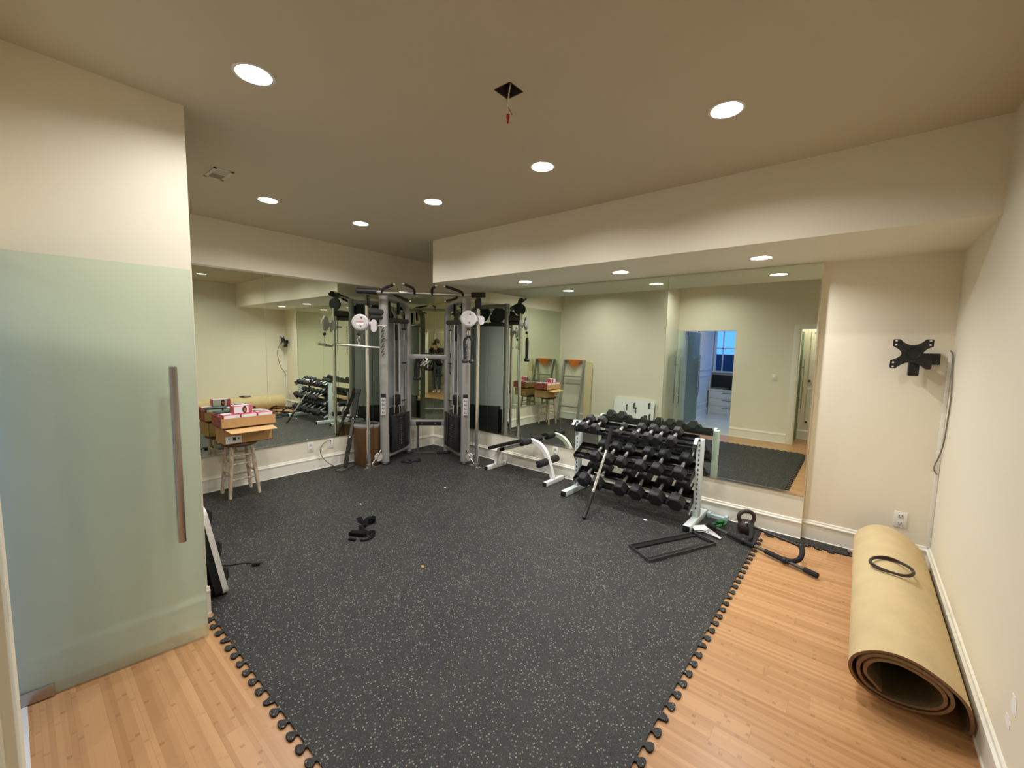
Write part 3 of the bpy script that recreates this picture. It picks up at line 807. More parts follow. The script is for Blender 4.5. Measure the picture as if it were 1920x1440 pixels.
    def dg(mb):
        mb.b2((fc.x-0.020, fc.y-0.0075, z-0.012), (fc.x+0.018, fc.y-0.006, z-0.006)).b2((fc.x-0.014, fc.y-0.0075, z-0.012), (fc.x-0.006, fc.y-0.006, z+0.014)).b2((fc.x+0.006, fc.y-0.0075, z-0.012), (fc.x+0.012, fc.y-0.006, z+0.008))
    for z in (0.90, 0.845, 0.79, 0.735): mp('placard_diagram', dg, DKGREY)
    # slanted brush-stroke lettering
    def logo(mb):
        zs = [1.88-0.034*k for k in range(12)] if s < 0 else [1.66-0.034*k for k in range(6)]
        for k, z in enumerate(zs):
            w0 = 0.012+0.010*(k % 3); h0 = 0.018+0.012*((k*2) % 3)
            mb.box((fc.x-0.008+0.010*((k % 2)*2-1), fc.y-0.0010, z), (0.0075, 0.003, 0.030+h0*0.5), ry(radians(22)))
            mb.box((fc.x+0.004, fc.y-0.0010, z+0.008), (w0+0.012, 0.003, 0.006), ry(radians(-28)))
    mp('logo_lettering', logo, BLACK, label='dark slanted brush-stroke lettering')
# bars joining the towers
mp('upper_crossbar', lambda mb: mb.box((-0.043, -UR, 1.468), (0.575, 0.06, 0.080), None, 0.012), SILVER)
mp('lower_crossbar', lambda mb: mb.box((-0.043, -UR, 0.475), (0.575, 0.06, 0.090), None, 0.012), SILVER)
np_ = mp('nameplate', lambda mb: mb.box((-0.02, -UR-0.034, 0.465), (0.38, 0.008, 0.062), None, 0.003), BLACK, label='black nameplate with two bolts')
for xx in (-0.12, 0.08): mp('bolt', lambda mb: mb.cyl(G(xx, UR+0.036, 0.465), G(xx, UR+0.044, 0.465), 0.008, seg=8), CHROME, np_)
mp('centre_leg', lambda mb: mb.cyl(G(-0.185, UR+0.01, 0.43), G(-0.185, UR+0.01, Z0+0.01), 0.018, seg=12).box((-0.08, -(UR+0.04), Z0+0.008), (0.30, 0.05, 0.014), None, 0.004), DKGREY)
tb = mp('pull_up_bar', lambda mb: mb.cyl(G(-0.80, UP-0.01, 2.32), G(0.76, UP-0.01, 2.312), 0.024), CHROME)
for x0, x1, z0, z1 in ((-0.86, -0.60, 2.328, 2.320), (0.60, 0.79, 2.315, 2.322)):
    mp('bar_end_sleeve', lambda mb: mb.tube([G(x0, UP-0.01, z0), G(x0+0.012, UP-0.01, z0), G(x1, UP-0.01, z1)], [0.022, 0.036, 0.036], 16), BLACKMET, tb)
for pts in ([(-0.545, 2.33), (-0.50, 2.355), (-0.375, 2.395)], [(-0.12, 2.32), (-0.135, 2.365), (-0.225, 2.405)],
            [(0.10, 2.32), (0.105, 2.365), (0.150, 2.395)], [(0.50, 2.32), (0.47, 2.345), (0.285, 2.395)]):
    P3 = [G(pts[0][0], UP-0.01, pts[0][1]-0.02)] + [G(a, UP-0.01+0.06*i, b_) for i, (a, b_) in enumerate(pts)][1:]
    g_ = mp('pull_up_grip', lambda mb: mb.tube(smoothpts(P3, 5), 0.0175, 12), BLACKMET, tb)
    e0 = Vector(P3[-1]); e1 = e0 + (e0-Vector(P3[-2])).normalized()*0.022
    mp('grip_end', lambda mb: mb.ball(e1, 0.020), CHROME, g_)
for pts in ([(-0.40, 2.30), (-0.36, 2.28), (-0.22, 2.23)], [(0.42, 2.30), (0.40, 2.27), (0.28, 2.24)]):
    P3 = [G(a, UP-0.03-0.05*i, b_) for i, (a, b_) in enumerate(pts)]
    g_ = mp('lower_grip', lambda mb: mb.tube(smoothpts(P3, 5), 0.016, 12), BLACKMET, tb)
    e0 = Vector(P3[-1]); e1 = e0 + (e0-Vector(P3[-2])).normalized()*0.022
    mp('grip_end', lambda mb: mb.ball(e1, 0.019), CHROME, g_)
hk = mp('accessory_rack', lambda mb: mb.b2((-0.22, -(UR+0.045), 1.42), (0.16, -(UR+0.028), 1.445)), BLACK)
for xx in (-0.17, -0.06, 0.04, 0.12):
    mp('hook', lambda mb: mb.tube(smoothpts([G(xx, UR+0.04, 1.43), G(xx, UR+0.09, 1.425), G(xx, UR+0.105, 1.45)], 4), 0.006, 8), BLACK, hk)

def gthing(name, label, cat, loc, group=None):
    p = GM @ Vector(G(*loc)); return thing(name, label, cat, p, radians(45), group)
# chrome lat bar on the left pulley
t = gthing('pull_down_bar', 'short chrome bar hanging from the left pulley of the cable machine', 'cable attachment', (-0.80, 1.45, 1.62))
def gp(name, fn, m, parent, label=None):
    mb = MB(GM); fn(mb); o = obj(name, mb, m, parent)
    if label: lab(o, label)
    return o
gp('bar', lambda mb: mb.cyl(G(-1.075, 1.45, 1.640), G(-0.545, 1.45, 1.605), 0.0165), CHROME, t)
gp('bar_sleeve', lambda mb: mb.cyl(G(-0.84, 1.45, 1.625), G(-0.76, 1.45, 1.619), 0.024).cyl(G(-0.80, 1.45, 1.62), G(-0.80, 1.45, 1.665), 0.012), CHROME, t)
gp('carabiner', lambda mb: mb.tube([G(-0.80+0.016*cos(a), 1.45, 1.70+0.04*sin(a)) for a in [2*pi*k/14 for k in range(14)]], 0.005, 8, closed=True), CHROME, t)
gp('stop_ball', lambda mb: mb.ball(G(-0.80, 1.45, 1.775), 0.024), BLACK, t)
gp('cable_end', lambda mb: mb.cyl(G(-0.80, 1.45, 1.735), G(-0.80, 1.44, 1.83), 0.004, seg=8), BLACK, t)
# rope on the right pulley
def rope(t, wx, uu, zt, zb, spread, lean=0.0):
    for sg in (-1, 1):
        P3 = smoothpts([G(wx+sg*0.004, uu, zt), G(wx+sg*spread, uu+0.002*sg, zt-0.06), G(wx+sg*spread+lean, uu, (zt+zb)/2), G(wx+sg*spread*0.9+lean, uu, zb+0.04)], 5)
        r_ = gp('rope_strand', lambda mb: mb.tube(P3, 0.018, 10), FOAM, t)
        gp('rope_end', lambda mb: mb.lathe([(0, 0), (0.020, 0.0), (0.040, 0.028), (0.036, 0.050), (0, 0.054)], tuple(Vector(P3[-1])+Vector((0, 0, 0.01))), (0, 0, -1), 14), BLACK, r_)
t = gthing('triceps_rope', 'black rope attachment hanging from the right pulley of the cable machine', 'cable attachment', (0.575, 1.45, 1.60))
rope(t, 0.575, 1.46, 1.78, 1.43, 0.048)
gp('carabiner', lambda mb: mb.tube([G(0.575+0.014*cos(a), 1.46, 1.805+0.045*sin(a)) for a in [2*pi*k/14 for k in range(14)]], 0.005, 8, closed=True), CHROME, t)
gp('stop_ball', lambda mb: mb.ball(G(0.575, 1.45, 1.865), 0.022), BLACK, t)
# attachments hanging from the rack
t = gthing('triceps_rope', 'black rope attachment hanging under the upper crossbar between the towers', 'cable attachment', (-0.17, 0.65, 1.3))
rope(t, -0.175, 0.655, 1.44, 1.13, 0.026, -0.012)
t = gthing('strap_handle', 'black triangular strap handle at the right of the accessory rack', 'cable attachment', (0.13, 0.65, 1.3))
gp('strap', lambda mb: mb.bar([G(0.075, 0.655, 1.215), G(0.055, 0.655, 1.43), G(0.155, 0.655, 1.215)], 0.030, 0.012, up=(0, 1, 0)), BLACK, t)
gp('grip', lambda mb: mb.cyl(G(0.065, 0.655, 1.205), G(0.185, 0.655, 1.205), 0.020), FOAM, t)
t = gthing('strap_handle', 'small black strap handle hanging in the middle of the accessory rack', 'cable attachment', (-0.02, 0.65, 1.3))
gp('strap', lambda mb: mb.bar([G(-0.06, 0.665, 1.305), G(-0.02, 0.665, 1.43), G(0.015, 0.665, 1.305)], 0.026, 0.010, up=(0, 1, 0)), BLACK, t)
gp('grip', lambda mb: mb.cyl(G(-0.075, 0.665, 1.295), G(0.03, 0.665, 1.295), 0.019), FOAM, t)
t = gthing('row_handle', 'chrome double row handle hung on the accessory rack', 'cable attachment', (-0.06, 0.66, 1.35))
gp('frame', lambda mb: mb.tube([G(-0.12, 0.70, 1.36), G(-0.07, 0.69, 1.46), G(-0.03, 0.69, 1.45), G(-0.06, 0.71, 1.34)], 0.012, 10), CHROME, t)
for dx in (0.0, 0.05): gp('grip', lambda mb: mb.cyl(G(-0.125+dx, 0.71, 1.345), G(-0.045+dx, 0.73, 1.41), 0.020), CHROME, t)

# loops of black strap on the mat inside the machine
def loops(name, label, cat, spots, r=0.008, m=BLACK, group=None):
    t = thing(name, label, cat, (spots[0][0], spots[0][1], Z0), 0, group)
    for (x, y, a, b_, rot) in spots:
        P3 = [(x + a*cos(k*2*pi/20)*cos(rot) - b_*sin(k*2*pi/20)*sin(rot), y + a*cos(k*2*pi/20)*sin(rot) + b_*sin(k*2*pi/20)*cos(rot), Z0+r+0.006*(1+sin(3*k*2*pi/20))) for k in range(20)]
        obj('loop', MB().tube(P3, r, 8, closed=True), m, t)
    return t
q1 = GM @ Vector(G(-0.27, 1.10, 0)); q2 = GM @ Vector(G(-0.17, 1.04, 0))
loops('ankle_strap', 'looped black strap lying on the mat inside the cable machine', 'strap', [(q1.x, q1.y, 0.075, 0.040, 0.5), (q2.x, q2.y, 0.085, 0.035, 1.0)], 0.011)
q1 = GM @ Vector(G(0.17, 0.62, 0))
loops('cable_coil', 'small black cable coil by the rear foot of the machine\'s right tower', 'cable', [(q1.x, q1.y, 0.06, 0.03, 0.8)], 0.010)

# ------------------------------------------------------------------ round woodgrain bin with lid
bx_, by_ = 0.212, -1.345
t = thing('storage_bin', 'round brown woodgrain bin with grey lid beside the cable machine', 'bin', (bx_, by_, Z0))
obj('body', MB().lathe([(0, 0), (0.166, 0), (0.170, 0.01), (0.179, 0.515), (0, 0.515)], (bx_, by_, Z0), seg=40), DRUMW, t)
obj('lid', MB().lathe([(0, 0.515), (0.181, 0.515), (0.181, 0.540), (0.172, 0.550), (0, 0.552)], (bx_, by_, Z0), seg=40), LIDM, t)
single('metal_strip', MB().box((0.21, -1.36, 0.574), (0.33, 0.05, 0.022), rz(0.55), 0.004), DKGREY, 'lower dark metal strip lying on the lid of the brown bin', 'metal strip', (0.21, -1.36, 0.56))
single('metal_strip', MB().box((0.235, -1.345, 0.596), (0.33, 0.045, 0.02), rz(-0.5), 0.004), DKGREY, 'upper dark metal strip crossing over another on the brown bin lid', 'metal strip', (0.235, -1.345, 0.586))
# leaning folded stand
t = thing('leaning_stand', 'dark folding steel stand leaning against the left mirror, foot plate on the mat', 'stand', (0.245, -1.70, Z0))
top = Vector((0.045, -1.372, 1.02)); bot = Vector((0.25, -1.69, Z0+0.02)); mid = bot.lerp(top, 0.38); mid2 = bot.lerp(top, 0.62)
obj('lower_tube', MB().bar([bot, mid], 0.05, 0.035, up=(1, -1, 0)), BLACKMET, t)
obj('middle_tube', MB().bar([mid-(top-bot)*0.02, mid2], 0.036, 0.028, up=(1, -1, 0)), DKGREY, t)
obj('upper_tube', MB().bar([mid2-(top-bot)*0.02, top], 0.05, 0.034, up=(1, -1, 0)), BLACKMET, t)
obj('top_bracket', MB().bar([top-(top-bot)*0.06, top+(top-bot)*0.005], 0.065, 0.05, up=(1, -1, 0)), BLACKMET, t)
obj('foot_plate', MB().box((0.25, -1.69, Z0+0.008), (0.10, 0.30, 0.014), rz(0.5), 0.004), DKGREY, t)
for q in (mid, mid2): obj('bolt', MB().ball(q+Vector((0.02, -0.018, 0)), 0.013, 10), CHROME, t)

# ------------------------------------------------------------------ white ab bench
yb = -0.27
t = thing('ab_bench', 'low white steel ab bench with black pad and foam rollers by the back wall', 'exercise bench', (2.1, yb, Z0))
for xx, l in ((1.632, 'l'), (2.583, 'r')):
    f_ = obj('floor_bar', MB().box((xx, yb+0.005, Z0+0.026), (0.05, 0.385, 0.052), None, 0.004), WHITEM, t)
    for sy in (-1, 1): obj('end_cap', MB().box((xx, yb+0.005+sy*0.197, Z0+0.026), (0.048, 0.012, 0.050), None, 0.003), BLACK, f_)
obj('front_post', MB().bar(smoothpts([(1.640, yb, Z0+0.05), (1.645, yb, 0.14), (1.665, yb, 0.215), (1.72, yb, 0.275), (1.80, yb, 0.30)], 4), 0.045, 0.045, up=(0, 1, 0)), WHITEM, t)
obj('arched_frame', MB().bar(smoothpts([(2.572, yb, Z0+0.05), (2.535, yb, 0.16), (2.50, yb, 0.26), (2.455, yb, 0.36), (2.37, yb, 0.44), (2.26, yb, 0.475), (2.19, yb, 0.47)], 4), 0.05, 0.05, up=(0, 1, 0)), WHITEM, t)
obj('under_rail', MB().bar([(1.72, yb, 0.27), (2.22, yb, 0.455)], 0.045, 0.045, up=(0, 1, 0)), WHITEM, t)
pd = Vector((2.15-1.605, 0, 0.475-0.285)).normalized()
obj('pad', MB().box((1.87, yb, 0.383), (0.60, 0.24, 0.045), ry(-math.atan2(pd.z, pd.x)), 0.012), BLACK, t)
for (cx, cz) in ((2.222, 0.480), (2.488, 0.262)):
    obj('axle', MB().cyl((cx, yb-0.24, cz), (cx, yb+0.24, cz), 0.010, seg=10), CHROME, t)
    for sy in (-1, 1):
        obj('foam_roller', MB().lathe([(0.012, 0), (0.038, 0), (0.044, 0.006), (0.044, 0.164), (0.038, 0.17), (0.012, 0.17)], (cx, yb+sy*0.032, cz), (0, sy, 0), 22), FOAM, t)
        obj('roller_cap', MB().lathe([(0, 0), (0.022, 0), (0.02, 0.006), (0, 0.007)], (cx, yb+sy*0.202, cz), (0, sy, 0), 16), BLACK, t)

# ------------------------------------------------------------------ dumbbell rack
XA, XB = 2.925, 4.245
t = thing('dumbbell_rack', 'three-tier pale steel dumbbell rack standing against the back wall mirrors', 'weight rack', ((XA+XB)/2, -0.30, Z0))
for xx in (XA, XB):
    f_ = obj('floor_bar', MB().box((xx, -0.303, Z0+0.030), (0.065, 0.555, 0.060), None, 0.004), RACKW, t)
    for sy in (-1, 1): obj('end_cap', MB().box((xx, -0.303+sy*0.281, Z0+0.030), (0.060, 0.012, 0.056), None, 0.003), BLACK, f_)
    ins = 1 if xx == XA else -1
    u_ = obj('upright', MB().box((xx+0.0, -0.285, 0.44), (0.052, 0.080, 0.77), None, 0.004), RACKW, t)
    for k in range(15): obj('adjustment_slot', MB().box((xx, -0.3255, 0.16+k*0.047), (0.012, 0.002, 0.022)), DKGREY, u_)
    obj('top_bracket', MB().bar([(xx-0.02, -0.40, 0.79), (xx-0.02, -0.35, 0.84), (xx-0.02, -0.27, 0.825)], 0.006, 0.03, up=(1, 0, 0)), RACKW, u_)
TILT = math.atan2(0.115, 0.217)
shelf_z = (0.215, 0.493, 0.775)     # height of the shelf plane at y=-0.325
for lvl, zc in enumerate(shelf_z):
    sh = thing('shelf', None, None, (0, 0, 0)); sh.parent = t; sh.location = (0, 0, 0)
    bpy.data.objects.remove(sh)
    tl = TILT if lvl < 2 else TILT*0.75
    R = rx(tl)
    def sp(dy, dz): return Vector((0, -0.325, zc)) + R @ Vector((0, dy, dz))
    b = MB()
    for dy in (-0.078, 0.078):
        c = sp(dy, 0.0); b.box(((XA+XB)/2, c.y, c.z), (XB-XA-0.056, 0.072, 0.006), R)
        for e_ in (-0.036, 0.036):
            c = sp(dy+e_, 0.012 if (dy*e_ < 0) else 0.0175); b.box(((XA+XB)/2, c.y, c.z), (XB-XA-0.056, 0.004, 0.024 if dy*e_ < 0 else 0.038), R)
    sh = obj('shelf', b, BLACKMET, t)
    for xx, ins in ((XA+0.031, 1), (XB-0.031, -1)):
        c = sp(0, 0.008); obj('shelf_end_plate', MB().box((xx, c.y, c.z), (0.005, 0.245, 0.062), R), BLACKMET, sh)
        c = sp(-0.10, -0.018); obj('bracket', MB().box((xx+0.002*ins, c.y+0.01, c.z-0.01), (0.006, 0.05, 0.055), R, 0.001), RACKW, sh)

def hexhead(mb, y0, y1, r, ch=0.010):
    prof = [(r-ch, y0), (r, y0+ch), (r, y1-ch), (r-ch, y1)]
    rings = [[mb.v((rr*cos(k*pi/3), yy, rr*sin(k*pi/3))) for k in range(6)] for rr, yy in prof]
    for A, B in zip(rings[:-1], rings[1:]):
        for k in range(6): mb.f([A[k], A[(k+1) % 6], B[(k+1) % 6], B[k]])
    mb.f(rings[0]); mb.f(list(reversed(rings[-1])))
DBM = {}
def dumbbell(x, lvl, r, L, label):
    zc = shelf_z[lvl]; tl = TILT if lvl < 2 else TILT*0.75
    t = thing('dumbbell', label, 'dumbbell', (0, 0, 0), 0, 'hexagonal dumbbells on the rack')
    off = r*0.866 + 0.004
    c = Vector((x, -0.325, zc)) + rx(tl) @ Vector((0, 0, off))
    t.location = c; t.rotation_euler = (tl, 0, 0)
    hw = L*0.30
    key = (r, L)
    for sg in (-1, 1):
        y0, y1 = (sg*L/2, sg*(L/2-hw)); y0, y1 = min(y0, y1), max(y0, y1)
        if (key, sg) in DBM:
            o = bpy.data.objects.new('weight_head', DBM[(key, sg)]); COL.objects.link(o); o.parent = t
        else:
            mb = MB(); hexhead(mb, y0, y1, r)
            o = obj('weight_head', mb, RUBBER, t, local=True); DBM[(key, sg)] = o.data
    if (key, 0) in DBM:
        o = bpy.data.objects.new('handle', DBM[(key, 0)]); COL.objects.link(o); o.parent = t
    else:
        g = L/2-hw
        mb = MB(); mb.lathe([(0.013, -g), (0.015, -g*0.6), (0.018, 0), (0.015, g*0.6), (0.013, g)], (0, 0, 0), (0, 1, 0), 16)
        o = obj('handle', mb, KNURL, t, local=True); DBM[(key, 0)] = o.data
    return t
ordn = ['first', 'second', 'third', 'fourth', 'fifth', 'sixth', 'seventh']
rows = [(2, 'top', [3.053, 3.199, 3.459, 3.647, 3.777, 3.880, 4.018], [.058, .058, .040, .048, .052, .050, .056], .25),
        (1, 'middle', [3.225, 3.378, 3.53, 3.733, 3.90, 4.111], [.064, .064, .064, .066, .068, .070], .30),
        (0, 'bottom', [3.112, 3.271, 3.535, 3.709, 3.915, 4.105], [.074, .074, .078, .080, .084, .086], .34)]
for lvl, nm, xs, rs, L in rows:
    for i, (x, r) in enumerate(zip(xs, rs)):
        dumbbell(x, lvl, r, L*(0.88 if r < .045 else 1), 'black hex dumbbell, %s from the left on the %s shelf of the rack' % (ordn[i], nm))

# steel bar leaning on the rack
t = thing('leaning_bar', 'bent black and chrome bar leaning on the front of the dumbbell rack', 'exercise bar', (3.405, -0.955, Z0))
obj('lower_grip', MB().tube(smoothpts([(3.405, -0.965, Z0+0.012), (3.405, -0.90, 0.09), (3.406, -0.835, 0.185), (3.405, -0.80, 0.235)], 3), 0.019, 12), BLACKMET, t)
obj('shaft', MB().tube([(3.405, -0.80, 0.235), (3.40, -0.53, 0.62)], 0.0165, 12), CHROME, t)
obj('upper_grip', MB().tube([(3.40, -0.535, 0.615), (3.405, -0.455, 0.835), (3.405, -0.45, 0.86)], 0.020, 12), FOAM, t)
obj('collar', MB().cyl((3.403, -0.70, 0.385), (3.403, -0.685, 0.405), 0.024, seg=14).cyl((3.403-0.05, -0.69, 0.405), (3.403+0.06, -0.69, 0.385), 0.008, seg=8), CHROME, t)

# ------------------------------------------------------------------ things on the floor at the right
# black rectangular frame lying flat
t = thing('metal_rectangle', 'flat black rectangular metal frame lying on the mat before the rack', 'metal frame', (4.25, -0.95, Z0))
A_ = [Vector((3.975, -1.20, 0)), Vector((4.205, -1.335, 0)), Vector((4.520, -0.665, 0)), Vector((4.305, -0.575, 0))]
b = MB(); n = 4
for i in range(4):
    p, q = A_[i], A_[(i+1) % 4]
    d_ = (q-p).normalized()
    wd = 0.050 if i in (1, 3) else 0.022
    inn = Vector((-d_.y, d_.x, 0))
    c0, c1 = p + inn*wd/2, q + inn*wd/2
    b.bar([(c0.x, c0.y, Z0+0.006), (c1.x, c1.y, Z0+0.006)], wd, 0.012)
obj('rails', b, BLACKMET, t)
b = MB()
for i in range(4):
    p, q = A_[i], A_[(i+1) % 4]; b.bar([(p.x, p.y, Z0+0.012), (q.x, q.y, Z0+0.012)], 0.008, 0.024)
lab(obj('rim', b, mat('satin_edge', (0.10, 0.10, 0.105), 0.3, metal=0.5), t), 'thin raised rim')

# papers and plastic
def sheet(pts, z, th=0.002):
    b = MB(); b.prism([(p[0], p[1]) for p in pts], (0, 0, z), (1, 0, 0), (0, 1, 0), (0, 0, th)); return b
single('paper_card', MB().prism([(4.256, -0.475), (4.313, -0.555), (4.402, -0.445), (4.345, -0.37)], (0, 0, Z0+0.03), (1, 0, 0), (0, 1, 0), (0, 0, 0.002)), PAPER, 'small white card lying beside the rack\'s right foot', 'card', (4.33, -0.46, Z0+0.03))
t = thing('plastic_sleeve', 'clump of clear and white plastic packing beside the black frame', 'packaging', (4.42, -0.52, Z0))
for k in range(4):
    P3 = smoothpts([(4.30+0.012*k, -0.53+0.03*k, Z0+0.012+0.004*k), (4.38, -0.53+0.035*k, Z0+0.030), (4.45, -0.525+0.02*k, Z0+0.022), (4.52, -0.53+0.008*k, Z0+0.008)], 5)
    obj('fold', MB().bar(P3, 0.012, 0.002), PAPER if k == 1 else LILAC, t)
# pale blue steel piece by the baseboard
t = thing('steel_brace', 'pale blue steel brace lying on the mat against the baseboard', 'metal part', (4.385, -0.05, Z0))
obj('bar', MB().bar([(4.31, -0.052, Z0+0.018), (4.455, -0.060, Z0+0.018)], 0.045, 0.030), BLUEW, t)
for xx in (4.305, 4.46): obj('end_plate', MB().box((xx, -0.055, Z0+0.025), (0.030, 0.062, 0.05), None, 0.004), BLUEW, t)
# green ring weights / jar lids
t = thing('green_band', 'bunched dark green rubber band under the pull-up bar', 'resistance band', (4.44, -0.28, Z0))
for k, (x, y, z, r_) in enumerate(((4.465, -0.245, 0.045, 0.030), (4.43, -0.30, 0.03, 0.035), (4.45, -0.27, 0.06, 0.024))):
    obj('coil', MB().tube([(x+r_*cos(a), y+r_*0.8*sin(a), z+Z0+0.010*sin(a*1+k)) for a in [2*pi*j/16 for j in range(16)]], 0.014, 8, closed=True), GREEN, t)

# kettlebell
kx, ky = 4.655, -0.20
t = thing('kettlebell', 'dark brown iron kettlebell standing on the mat by the back wall', 'kettlebell', (kx, ky, Z0))
obj('body', MB().lathe([(0, 0), (0.045, 0), (0.057, 0.010), (0.070, 0.040), (0.072, 0.062), (0.062, 0.092), (0.043, 0.108), (0.026, 0.114), (0, 0.115)], (kx, ky, Z0), seg=30), mat('cast_iron', (0.040, 0.027, 0.022), 0.5, noise=0.2, nscale=40), t)
hd = Vector((0.87, 0.49, 0))*1.0
hd = Vector((cos(radians(32)), sin(radians(32)), 0))
P3 = smoothpts([tuple(Vector((kx, ky, Z0)) + hd*a + Vector((0, 0, z))) for a, z in ((-0.045, 0.08), (-0.064, 0.128), (-0.061, 0.165), (-0.034, 0.190), (0, 0.197), (0.034, 0.190), (0.061, 0.165), (0.064, 0.128), (0.045, 0.08))], 5)
obj('handle', MB().tube(P3, 0.0175, 14), MATS['cast_iron'], t)

# doorway pull-up bar
t = thing('doorway_bar', 'black doorway pull-up bar lying from the mat onto the wood floor', 'pull-up bar', (4.8, -0.55, 0))
a0, a1 = Vector((4.371, -0.345, Z0+0.035)), Vector((5.225, -0.715, 0.030)); L_ = a1-a0
obj('main_tube', MB().cyl(a0, a1, 0.013), DKGREY, t)
for s0, s1, r_ in ((0.0, 0.09, 0.020), (0.90, 1.0, 0.020), (0.22, 0.48, 0.020), (0.58, 0.78, 0.020)):
    lab(obj('foam_grip', MB().cyl(a0+L_*s0, a0+L_*s1, r_), FOAM, t), 'thick foam grip')
c0, c1 = Vector((4.702, -0.326, 0.130)), Vector((5.097, -0.497, 0.130))
obj('second_tube', MB().cyl(c0-(c1-c0)*0.02, c1+(c1-c0)*0.01, 0.0115), BLACKMET, t)
for s0, c, m_ in ((0.375, c0, Vector((4.745, -0.480, 0.085))), (0.745, c1, Vector((5.105, -0.620, 0.085)))):
    p0 = a0+L_*s0
    obj('curved_arm', MB().tube(smoothpts([tuple(p0), tuple(p0.lerp(m_, 0.5)+Vector((0.012, -0.008, -0.008))), tuple(m_), tuple(m_.lerp(c, 0.5)+Vector((0.010, -0.004, 0.012))), tuple(c)], 5), 0.019, 12), FOAM, t)
    obj('clamp', MB().ball(c, 0.025, 12), BLACK, t)
    obj('clamp', MB().ball(p0, 0.028, 12), BLACK, t)
lab(obj('joint_bolt', MB().ball(c0+Vector((-0.02, -0.02, 0.022)), 0.013, 10), CHROME, t), 'chrome bolt')

# ------------------------------------------------------------------ rolled carpet
y0r, y1r = -0.16, -1.835
XRG = 5.848
spir = [(XRG-0.02, 0.012), (XRG-0.002, 0.035), (XRG-0.006, 0.10), (XRG-0.035, 0.19), (XRG-0.10, 0.265), (5.655, 0.325), (5.575, 0.340), (5.50, 0.318), (5.435, 0.255), (5.412, 0.175), (5.432, 0.095), (5.49, 0.035), (5.57, 0.012), (5.66, 0.022), (5.735, 0.065), (5.772, 0.135), (5.765, 0.205), (5.715, 0.265), (5.635, 0.305), (5.555, 0.312), (5.485, 0.280), (5.447, 0.21), (5.448, 0.135), (5.485, 0.070), (5.56, 0.038), (5.645, 0.045), (5.72, 0.085), (5.752, 0.145), (5.742, 0.205), (5.70, 0.250), (5.63, 0.283), (5.56, 0.288), (5.50, 0.258), (5.470, 0.20), (5.475, 0.14), (5.525, 0.078), (5.535, 0.066)]
sp2 = smoothpts([(a, 0, b_) for a, b_ in spir], 5)
th = 0.014
bm_ = MB()
tape = []
for i, p in enumerate(sp2):
    tq = sp2[min(i+1, len(sp2)-1)] - sp2[max(i-1, 0)]; tq.normalize()
    nn = Vector((-tq.z, 0, tq.x)); nn = -nn     # outward side of the roll
    o_ = p; i_ = p + Vector((tq.z, 0, -tq.x))*(-th)
    tape.append((p, p - nn*0 + Vector((-tq.z, 0, tq.x))*th))
rows_ = []
for (po, pi_) in tape:
    rows_.append([bm_.v((po.x, y0r, po.z)), bm_.v((po.x, y1r-0.42*po.z, po.z)), bm_.v((pi_.x, y1r-0.42*pi_.z, pi_.z)), bm_.v((pi_.x, y0r, pi_.z))])
for A, B in zip(rows_[:-1], rows_[1:]):
    for k in range(4):
        f_ = bm_.f([A[k], A[(k+1) % 4], B[(k+1) % 4], B[k]])
        if f_: f_.material_index = (0, 2, 1, 2)[k]
for R_ in (rows_[0], rows_[-1]):
    f_ = bm_.f(R_)
    if f_: f_.material_index = 2
bmesh.ops.translate(bm_.bm, vec=-Vector((5.63, -1.05, 0)), verts=bm_.bm.verts)
rug = obj('carpet_roll', bm_, [RUG, RUGBACK, RUGEDGE]); rug.location = (5.63, -1.05, 0)
tag(rug, 'rolled-up tan carpet lying on the wood floor along the right wall', 'rolled carpet')
# dark ring of cable on the roll
ring = MB()
for k, (r_, dz) in enumerate(((0.098, 0.0), (0.104, 0.004), (0.101, 0.010))):
    P3 = [(5.592+r_*cos(a), -0.985+r_*1.12*sin(a), 0.350-abs(cos(a))*0.006+dz+0.003*sin(3*a+k)) for a in [2*pi*j/32 for j in range(32)]]
    ring.tube(P3, 0.0055, 8, closed=True)
single('cable_ring', ring, CORDM, 'coil of thin dark brown cable lying on the rolled carpet', 'cable', (5.592, -0.985, 0.345))

# ------------------------------------------------------------------ wall-mounted things
def outlet(name, c, nrm, label, kind='outlet', group=None):
    n_ = Vector(nrm); x_ = Vector((-n_.y, n_.x, 0)); c = Vector(c)
    t = thing(name, label, 'outlet' if kind != 'switch' else 'light switch', c, 0, group)
    R = Matrix((x_, n_, Vector((0, 0, 1)))).transposed()
    obj('cover_plate', MB().box(c+n_*0.004, (0.080, 0.007, 0.125), R, 0.002), PLATE, t)
    if kind == 'outlet':
        for dz in (-0.030, 0.030):
            o = obj('receptacle', MB().box(c+n_*0.0085+Vector((0, 0, dz)), (0.036, 0.004, 0.032), R, 0.0015), mat('socket_face', (0.66, 0.64, 0.60), 0.4), t)
            b = MB()
            for dx in (-0.008, 0.008): b.box(c+n_*0.0108+x_*dx+Vector((0, 0, dz+0.004)), (0.003, 0.001, 0.011), R)
            b.box(c+n_*0.0108+Vector((0, 0, dz-0.008)), (0.005, 0.001, 0.005), R)
            obj('slots', b, BLACK, o)
    elif kind == 'switch':
        obj('rocker', MB().box(c+n_*0.009, (0.034, 0.006, 0.066), R, 0.002), PLATE, t)
    else:
        obj('screw', MB().cyl(c+n_*0.008, c+n_*0.009, 0.004, seg=8), CHROME, t)
    return t
outlet('wall_outlet', (5.687, REC, 0.352), (0, -1, 0), 'white wall outlet above the far end of the rolled carpet')
outlet('wall_outlet', (2.421, 0.0, 0.325), (0, -1, 0), 'white wall outlet below the mirror behind the ab bench')
outlet('wall_outlet', (0.0, -2.022, 0.315), (1, 0, 0), 'wall outlet under the left mirror nearer the stool')
